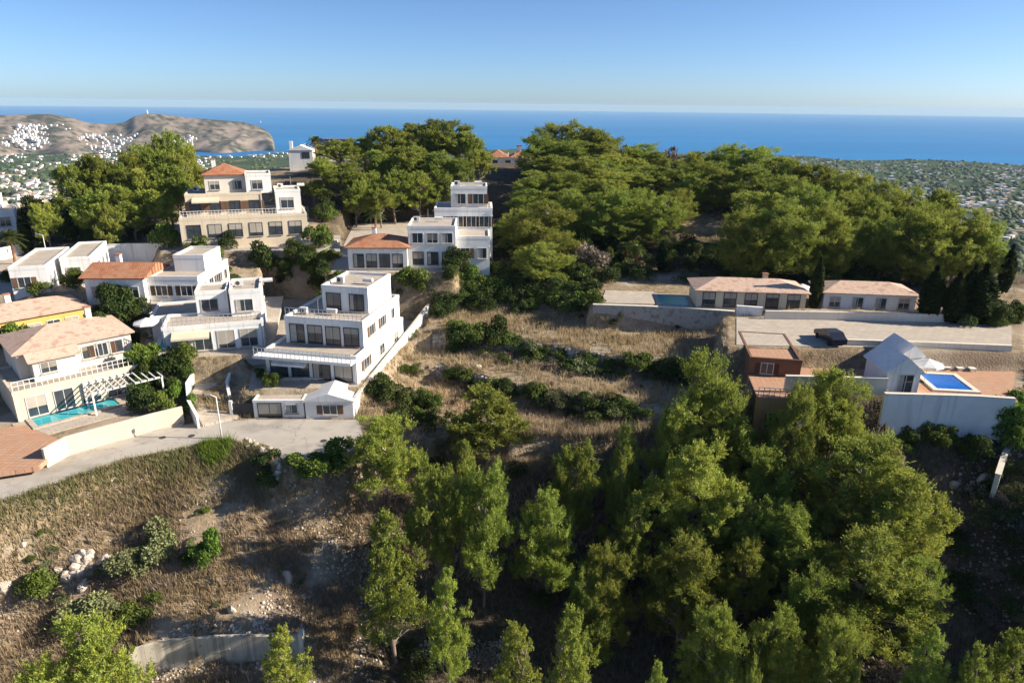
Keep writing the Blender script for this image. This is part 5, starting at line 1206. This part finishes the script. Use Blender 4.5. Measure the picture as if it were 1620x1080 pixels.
# more pines that close up the woods
for i, (u, v, Y, w, k) in enumerate([(1140, 960, 40, 100, 'full'), (1240, 970, 40, 100, 'full'), (1340, 985, 38, 96, 'full'), (1160, 640, 61, 80, 'full'), (1180, 780, 51, 90, 'full'), (1330, 780, 51, 100, 'full'), (1455, 880, 45, 90, 'full'), (930, 900, 45, 80, 'full')]):
    pine(u, v, Y, w, k, hill_label('dim pine', u, v, [(700, 'beside the terrace-end pine'), (790, 'below the garden wall pines'), (910, 'in the shade'), (999, 'near the bottom edge')], [(800, 'left of the dark gap in the lower wood'), (1000, 'right of the dark gap in the lower wood'), (1200, 'in the middle of the right hand wood'), (1300, 'right of the middle of the right hand wood'), (1999, 'towards the right flank of the lower wood')], ''), 'pines inside the lower wood')
for i, (u, v, Y, w) in enumerate([(895, 345, 121, 60), (940, 335, 123, 66), (1000, 345, 118, 66), (1075, 300, 128, 60), (1205, 352, 106, 60), (1290, 345, 107, 60), (1365, 348, 107, 60), (1440, 352, 104, 60), (1500, 360, 102, 50), (1090, 275, 138, 56), (835, 300, 132, 54), (800, 350, 121, 40), (955, 255, 150, 56), (1240, 258, 140, 50)]):
    pine(u, v, Y, w * 1.1, 'full', hill_label('shaded pine', u, v, [(300, 'set back'), (338, 'in the gloom'), (999, 'low down')], [(850, 'in the hill wood by the hillside villa'), (960, 'in the hill wood above the dry bushy tree'), (1080, 'in the hill wood above the fan palms'), (1260, 'in the hill wood behind the poolside house'), (1400, 'in the hill wood behind the pinkish cottage'), (1999, 'in the hill wood behind the cypress row')], ''), 'pines at the front of the hill wood')
for x, y, h in [(56, 34, 7), (60, 40, 7.5), (58, 46, 7), (63, 51, 7), (68, 57, 7), (72, 45, 8), (66, 35, 8), (52, 27, 7)]:  # unseen pines added out of view so their shadows darken the right slope
    place_tree(random.choice(PINES['full']), 'pine_tree', (x, y, float(gz(x, y))), 7.5, h, random.uniform(0, 6), 'unseen pine added beyond the right edge to shade the slope', 'pine tree', 'added pines beyond the right edge')

# ------------------------------------------------------------------ dry grass and weeds
def grass(name, P, h, w, tints, blades, label=None):
    n = len(P) * blades
    base = np.repeat(P, blades, 0) + np.c_[rng.normal(0, .09, (n, 2)), np.zeros(n)]
    H = h * (0.5 + rng.random(n)) * np.repeat(.7 + .6 * rng.random(len(P)), blades); an = rng.random(n) * 6.283; lean = rng.normal(0, .35, (n, 2))
    D = np.c_[np.cos(an), np.sin(an), np.zeros(n)] * (w * (.6 + .8 * rng.random(n)))[:, None]
    tip = base + np.c_[lean * H[:, None], H]
    V = np.stack([base - D * .5 - [0, 0, .08], base + D * .5 - [0, 0, .08], tip], 1).reshape(-1, 3)
    ti = np.repeat(tints * (1 + rng.normal(0, .15, (len(P), 1))), blades, 0) * (1 + rng.normal(0, .1, (n, 1)))
    o = link(name, np_mesh(name, V, np.arange(3 * n).reshape(n, 3), M['dry'], np.repeat(np.clip(ti, .01, 1), 3, 0)))
    return tag(o, kind='stuff')
def scatter(poly, z, n):
    pp = np.array(pix_poly(poly, z)); lo, hi = pp.min(0), pp.max(0)
    X = rng.uniform(lo[0], hi[0], n * 3); Y = rng.uniform(lo[1], hi[1], n * 3)
    k = poly_dist(X, Y, [tuple(p) for p in pp]) < 0
    k &= poly_dist(X, Y, road_poly) > .55
    for q, lv, b in pad_polys: k &= poly_dist(X, Y, q) > .1
    X, Y = X[k][:n], Y[k][:n]
    return np.c_[X, Y, gz(X, Y)]
gold, straw, rust, olive = np.array([.43, .335, .19]), np.array([.51, .43, .28]), np.array([.38, .30, .205]), np.array([.19, .19, .08])
P = scatter([(560, 760), (1010, 760), (1180, 620), (1180, 500), (690, 470), (560, 640)], -30.8, 26000)
slope = np.abs(gz(P[:, 0], P[:, 1] + .5) - gz(P[:, 0], P[:, 1] - .5)); P = P[(slope < 1.0) | (rng.random(len(P)) < .35)]
mixn = np.clip(fbm(P[:, 0] / 3.5, P[:, 1] / 3.5, 60) + .5, 0, 1)[:, None]; low = (P[:, 2] < -32.2)[:, None]
P = P[fbm(P[:, 0] / 2.6, P[:, 1] / 2.6, 77) > rng.random(len(P)) * .5 - .42]; mixn = np.clip(fbm(P[:, 0] / 2.2, P[:, 1] / 2.2, 60) * 1.5 + .5, 0, 1)[:, None]; low = (P[:, 2] < -32.2)[:, None]
grass('dry_terrace_grass', P, .55, .07, np.where(low, rust * 1.5 * mixn + gold * (1 - mixn), (gold * .8 + olive * .15) * mixn + straw * (1 - mixn)), 5)
P = scatter([(-160, 1080), (535, 1080), (575, 800), (470, 722), (300, 700), (150, 728), (-160, 840)], -37, 30000)
dens = fbm(P[:, 0] / 4, P[:, 1] / 4, 70) + .15 + .3 * (P[:, 2] > -35.5); P = P[dens > rng.random(len(P)) * .55 - .15]
mixn = np.clip(fbm(P[:, 0] / 3, P[:, 1] / 3, 61) * 1.6 + .5, 0, 1)[:, None]; up = np.clip((P[:, 2:3] + 36) / 3, 0, 1) * np.clip(fbm(P[:, 0] / 2.5, P[:, 1] / 2.5, 62) * 2 + .45, 0, 1)[:, None]
grass('dry_scrub_weeds', P, .50, .075, (rust * 1.1 * mixn + gold * .85 * (1 - mixn)) * (1 - up) + (olive * 1.15) * up, 5)
P = scatter([(-160, 842), (0, 800), (150, 738), (290, 710), (345, 698), (420, 708), (440, 735), (300, 735), (140, 775), (-160, 880)], -32.6, 5200)
PP_ = scatter([(700, 712), (1010, 716), (1060, 680), (720, 668)], -33, 4200)
grass('rust_terrace_grass', PP_, .85, .075, np.tile(rust * 1.15, (len(PP_), 1)) * (.8 + .4 * rng.random((len(PP_), 1))), 5)
grass('roadside_weeds', P, .42, .07, olive * 1.1 + (gold - olive) * np.clip(fbm(P[:, 0] / 2, P[:, 1] / 2, 63) + .35, 0, 1)[:, None], 5)
P = scatter([(310, 708), (350, 696), (372, 700), (360, 716), (325, 722)], -32.2, 420)
grass('green_verge_grass', P, .75, .08, np.tile(np.array([.17, .24, .03]), (len(P), 1)), 6)
P = scatter([(540, 1090), (1680, 1090), (1680, 700), (1500, 730), (1200, 760), (620, 780)], -39, 15000)
grass('undergrowth_weeds', P, .5, .08, np.tile(rust * .35, (len(P), 1)) + olive * .4 * rng.random((len(P), 1)), 4)
P = scatter([(60, 470), (720, 470), (860, 260), (1620, 300), (1620, 440), (700, 520)], -22, 14000)
grass('hillside_weeds', P, .5, .09, np.tile(gold * .6 + olive * .5, (len(P), 1)) * (.5 + rng.random((len(P), 1))), 4)

# ------------------------------------------------------------------ stones
def rock_mesh(seed):
    g = np.random.default_rng(seed); bm = bmesh.new(); bmesh.ops.create_icosphere(bm, subdivisions=2, radius=.5)
    cuts = [(unit(g.normal(0, 1, 3)), .26 + .16 * g.random()) for _ in range(9)]
    for vv in bm.verts:
        p = np.array(vv.co)
        for nrm, d in cuts:
            e = p @ nrm - d
            if e > 0: p = p - nrm * e
        vv.co = p
    me = bpy.data.meshes.new('rock'); bm.to_mesh(me); bm.free(); me.materials.append(M['rock']); return me
ROCKS = [rock_mesh(600 + i) for i in range(6)]
def rock(u, v, s, label, group):
    p = spot(u, v); o = link('rock', random.choice(ROCKS)); o.location = (p[0], p[1], p[2] + s * .12); o.rotation_euler = tuple(random.uniform(0, 6) for _ in range(3)); o.scale = (s * random.uniform(.9, 1.5), s, s * random.uniform(.6, .9))
    tag(o, label, 'rock', group)
for i in range(34):
    t = random.random(); u = random.gauss(118 + 55 * (t - .3), 16); v = 888 + random.gauss(0, 9) + (24 * random.random() if u < 140 else 0)
    rock(u, v, random.uniform(.5, 1.1), 'pale limestone block in the heap of stones on the scrubby slope', 'stones of the heap on the scrubby slope')
for i in range(22):
    t = random.random(); rock(np.interp(t, [0, .5, 1], [392, 432, 442]) + random.gauss(0, 5), np.interp(t, [0, .5, 1], [703, 722, 760]) + random.gauss(0, 4), random.uniform(.4, .95), 'pale rock along the broken edge of the street bend', 'rocks along the broken street edge')
for i in range(14):
    rock(random.uniform(300, 480), random.uniform(985, 1003), random.uniform(.25, .5), 'small stone on the bare soil above the curved concrete wall', 'stones above the curved wall')
for u, v, s, lab in [(455, 915, 1.3, 'single pale boulder on the stony track at the right of the scrubby slope'), (366, 968, 1.0, 'rounded boulder in the weeds above the curved concrete wall'), (38, 862, .6, 'small white stone in the weeds near the left edge'), (757, 583, 1.0, 'white boulder on the middle dry terrace'), (8, 935, 1.5, 'grey boulder in shade at the left edge'), (1508, 770, 1.2, 'pale boulder at the top of the shaded slope'), (1555, 768, 1.4, 'flat reddish boulder on the shaded slope below the bent white wall')]:
    rock(u, v, s, lab, None)
def stone_cloud(name, P, s, m='rock'):
    n = len(P); ico = bmesh.new(); bmesh.ops.create_icosphere(ico, subdivisions=1, radius=.5); iv = np.array([v.co[:] for v in ico.verts]); jf = np.array([[v.index for v in f.verts] for f in ico.faces]); ico.free()
    S = s * (.4 + 1.0 * rng.random((n, 1, 1)) ** 2) * (.7 + .6 * rng.random((n, 1, 3)))
    V = P[:, None, :] + iv[None] * S * (1 + rng.normal(0, .16, (n, len(iv), 1)))
    F = (jf[None] + (np.arange(n) * len(iv))[:, None, None]).reshape(-1, 3)
    return np_mesh(name, V.reshape(-1, 3), F, M[m])
P = np.r_[scatter([(400, 960), (480, 800), (560, 800), (610, 960), (560, 1080), (470, 1080)], -39, 1700), scatter([(205, 1020), (300, 975), (470, 990), (470, 1006)], -40, 500), scatter([(640, 1060), (800, 1080), (820, 1040), (690, 1030)], -45, 700), scatter([(1500, 900), (1500, 760), (1640, 760), (1640, 960)], -37, 900), scatter([(0, 1000), (0, 820), (400, 760), (460, 960)], -37, 350)]
tag(link('loose_stones', stone_cloud('loose_stones', P, .24)), kind='stuff')
# dry-stone faces of the terraces
for nm, yf, zt, zb, lab in [('upper', y3, -28.9, -30.9, 'overgrown dry-stone wall holding up the top dry terrace'), ('lower', y2, -31.1, -33.1, 'overgrown dry-stone wall holding up the middle dry terrace')]:
    root = tag(empty('dry_stone_wall', (0, 0, 0)), lab, 'wall'); VV, FF = [], []
    mb = MB(); x = TX0 + 1
    while x < TX1 - 1:
        z = zb
        while z < zt:
            w = random.uniform(.3, .6); hh = random.uniform(.2, .34); y = float(yf(np.array(x))) + random.uniform(-.12, .12) + .25 + float(fbm(np.array(x / 3), np.array(float(yf(np.array(x))) / 3), 41, 3)) * .5 + (z - zb) * .12
            a = [random.uniform(-.05, .05) for _ in range(8)]; k = .04
            mb.add([(x + a[0], y + a[1], z), (x + w + a[2], y - a[1], z + a[5] * .3), (x + w, y + .5, z), (x, y + .5, z), (x + k + a[3], y + a[4] + .03, z + hh), (x + w - k, y + a[6] + .03, z + hh + a[7] * .5), (x + w, y + .5, z + hh), (x, y + .5, z + hh)], [(0, 3, 2, 1), (4, 5, 6, 7), (0, 1, 5, 4), (1, 2, 6, 5), (2, 3, 7, 6), (3, 0, 4, 7)])
            z += hh
        x += random.uniform(.33, .5)
    o = mb.build('stones', M['rock'], root); o['kind'] = 'stuff'

# ------------------------------------------------------------------ far towns, woods, tower, boats
cdeg, cmin = np.degrees(th), coast[0]
def plain_hit(u, v):
    d = ray(u, v); h = math.hypot(d[0], d[1]); d = d / h; r = np.geomspace(230, 3400, 420)
    g = np.maximum(plain_z(d[0] * r, d[1] * r), SEA + 3); k = np.nonzero(d[2] * r < g)[0]
    if not len(k): return None
    i = k[0]
    r_ = r[i]; t_ = math.degrees(math.atan2(d[0], d[1])); c_ = float(np.interp(r_ * 0 + t_, cdeg, cmin))
    if r_ > c_ - 40: return None
    return d[0] * r_, d[1] * r_, g[i], r_
def head_hit(u, v):
    """point on the town slope at the foot of the headland"""
    d = ray(u, v); h = math.hypot(d[0], d[1]); d = d / h
    for r in np.arange(2500, 3400, 12):
        z = d[2] * r
        s = np.clip((r - 2980) / 350, 0, 1); zt = headland_z(u)[2]
        if z < SEA + 3 + (max(zt, SEA) - SEA - 2) * s ** .9: return d[0] * r, d[1] * r, z, r
    return None
HM = {}
def far_house_mesh(i):
    g = random.Random(900 + i); mb = MB(); w, d, h = g.uniform(9, 15), g.uniform(7, 11), g.uniform(3.2, 6.5)
    mb.box(-w / 2, w / 2, -d / 2, d / 2, -3, h); nb = len(mb.f)
    if g.random() < .6: mb.box(-w * .1, w * .45, -d * .2, d * .45, h, h + 2.6); 
    nb = len(mb.f)
    if i % 5 >= 2: mb.hip(-w / 2 - .4, w / 2 + .4, -d / 2 - .4, d / 2 + .4, h + .02, h + 1.5)
    else: mb.box(-w / 2 + .3, w / 2 - .3, -d / 2 + .3, d / 2 - .3, h, h + .1)
    nr = len(mb.f)
    for k in range(3):
        xx = -w / 2 + w * (k + .5) / 3
        mb.box(xx - .6, xx + .6, -d / 2 - .05, -d / 2 + .05, .8, 2.4)
    me = bpy.data.meshes.new('far_house'); me.from_pydata(mb.v, [], mb.f)
    for m in (M['white'] if i % 3 == 0 else M['pale'] if i % 3 == 1 else M['cream'], M['ptile'] if i % 4 else M['tile'], M['glass']): me.materials.append(m)
    me.polygons.foreach_set('material_index', np.array([0] * nb + [1 if i % 5 >= 2 else 0] * (nr - nb) + [2] * (len(mb.f) - nr), np.int32)); me.update(); return me
FH = [far_house_mesh(i) for i in range(12)]
spots = []
def town(n, ub, vb, keep=1.0, fn=plain_hit):
    c = 0
    for _ in range(n * 6):
        u, v = random.uniform(*ub), random.uniform(*vb)
        if float(fbm(np.array(u / 45), np.array(v / 14), 80)) < random.uniform(-.35, .3) * keep: continue
        h = fn(u, v)
        if h is None: continue
        spots.append(h); c += 1
        if c >= n: break
town(980, (0, 335), (236, 335)); town(230, (0, 310), (212, 240), 1, head_hit); town(80, (20, 110), (198, 222), 1, head_hit)
town(300, (1240, 1640), (241, 330), 1.3); town(26, (1530, 1640), (320, 410), 1.2); town(40, (300, 480), (232, 250))
spots.sort(key=lambda s: s[3])
for i, (x, y, z, r) in enumerate(spots[:290]):
    o = link('far_house', random.choice(FH)); o.location = (x, y, z); o.rotation_euler = (0, 0, random.uniform(-.9, .9)); s = random.uniform(.6, 1.05); o.scale = (s, s, s)
    if x < 0: tag(o, 'small pale house in the far town on the coastal plain at the left', 'house', 'far houses on the left plain')
    else: tag(o, 'small pale house among trees on the coastal plain at the right', 'house', 'far houses on the right plain')
mb = MB(); mr = MB()
for x, y, z, r in spots[290:]:
    w, d, h = random.uniform(6, 13), random.uniform(5, 10), random.uniform(2.5, 5.5)
    mb.box(x - w / 2, x + w / 2, y - d / 2, y + d / 2, z - 4, z + h)
    if random.random() < .5: mr.hip(x - w / 2 - .3, x + w / 2 + .3, y - d / 2 - .3, y + d / 2 + .3, z + h + .02, z + h + 1.4)
root = tag(empty('far_town', (0, 0, 0)), kind='stuff')
a = tag(mb.build('house_walls', M['white'], root), kind='stuff'); b = tag(mr.build('house_roofs', M['ptile'], root), kind='stuff')
# far woodland: low leafy mounds
ico = bmesh.new(); bmesh.ops.create_icosphere(ico, subdivisions=1, radius=1); iv = np.array([v.co[:] for v in ico.verts]); jf = np.array([[v.index for v in f.verts] for f in ico.faces]); ico.free()
pts = []
def wood(n, ub, vb, thr):
    for _ in range(n):
        u, v = random.uniform(*ub), random.uniform(*vb)
        if float(fbm(np.array(u / 34), np.array(v / 7), 90)) < thr + random.uniform(-.25, .25): continue
        h = plain_hit(u, v)
        if h: pts.append(h)
wood(4000, (0, 340), (232, 345), -.04); wood(9000, (1235, 1650), (240, 430), -.14); wood(500, (300, 520), (240, 300), -.1)
PP = np.array(pts); n = len(PP)
s = (2.6 + 5.0 * rng.random(n) ** 2) * np.interp(PP[:, 3], [250, 1500], [.8, 1.15])
V = PP[:, None, :3] + iv[None] * s[:, None, None] * np.array([1, 1, .8]) * (1 + rng.normal(0, .2, (n, len(iv), 1)))
tn = np.repeat(np.clip(np.array([.06, .085, .035]) * (1 + rng.normal(0, .28, (n, 1))) + rng.random((n, 1)) * np.array([.03, .015, .005]), .01, 1), len(iv), 0)
M['farleaf'] = leaf_mat('far_foliage', .05, 0)
tag(link('far_woodland', np_mesh('far_woodland', V.reshape(-1, 3), (jf[None] + (np.arange(n) * len(iv))[:, None, None]).reshape(-1, 3), M['farleaf'], tn)), kind='stuff')
p = headland_z(233); t = tag(empty('watchtower', (p[0], p[1], p[2] - 2)), 'white round watchtower on the summit of the headland', 'tower'); t.scale = (.62, .62, .72)
MB().tube([(0, 0, -4), (0, 0, 9), (0, 0, 15)], [5.5, 4.8, 4.5], 14).build('body', M['white'], t); MB().tube([(0, 0, 15.05), (0, 0, 16.5)], [5.2, 5.2], 14).build('parapet', M['white'], t); MB().tube([(0, 0, 16.55), (0, 0, 20)], [1.6, 1.4], 8).build('lantern', M['white'], t)
def boat(u, v, sc, label, sail=True):
    d = ray(u, v); k = (SEA + .3) / d[2]; x, y = d[0] * k, d[1] * k
    b = tag(empty('sailing_boat', (x, y, SEA), .5), label, 'boat'); b.scale = (sc,) * 3
    MB().add([(-6, -1.6, 1.2), (-6, 1.6, 1.2), (2, 1.7, 1.3), (6, 0, 1.6), (2, -1.7, 1.3), (-5.5, -1, -.6), (-5.5, 1, -.6), (4.5, 0, -.6)], [(0, 1, 2, 3, 4), (0, 5, 6, 1), (1, 6, 7, 3, 2), (0, 4, 3, 7, 5), (5, 7, 6)]).build('hull', M['white'], b)
    MB().tube([(0, 0, 1), (0, 0, 15)], [.14, .08], 5).build('mast', M['metal'], b)
    if sail: MB().add([(-.2, 0, 2.5), (-5.2, .5, 2.7), (-.2, 0, 14.5), (-.2, .06, 2.5), (-5.2, .56, 2.7), (-.2, .06, 14.5)], [(0, 1, 2), (5, 4, 3), (0, 3, 4, 1), (1, 4, 5, 2), (2, 5, 3, 0)]).build('sail', M['canvas'], b)
boat(413, 194, 1.5, 'tiny white sailing boat on the open sea off the headland')
boat(329, 238, 1.0, 'white yacht with a tall bare mast moored in the bay, left one', False)
boat(336, 241, .8, 'white yacht with a shorter bare mast moored in the bay, right one', False)
boat(358, 236, .8, 'white yacht anchored in the middle of the bay', False)
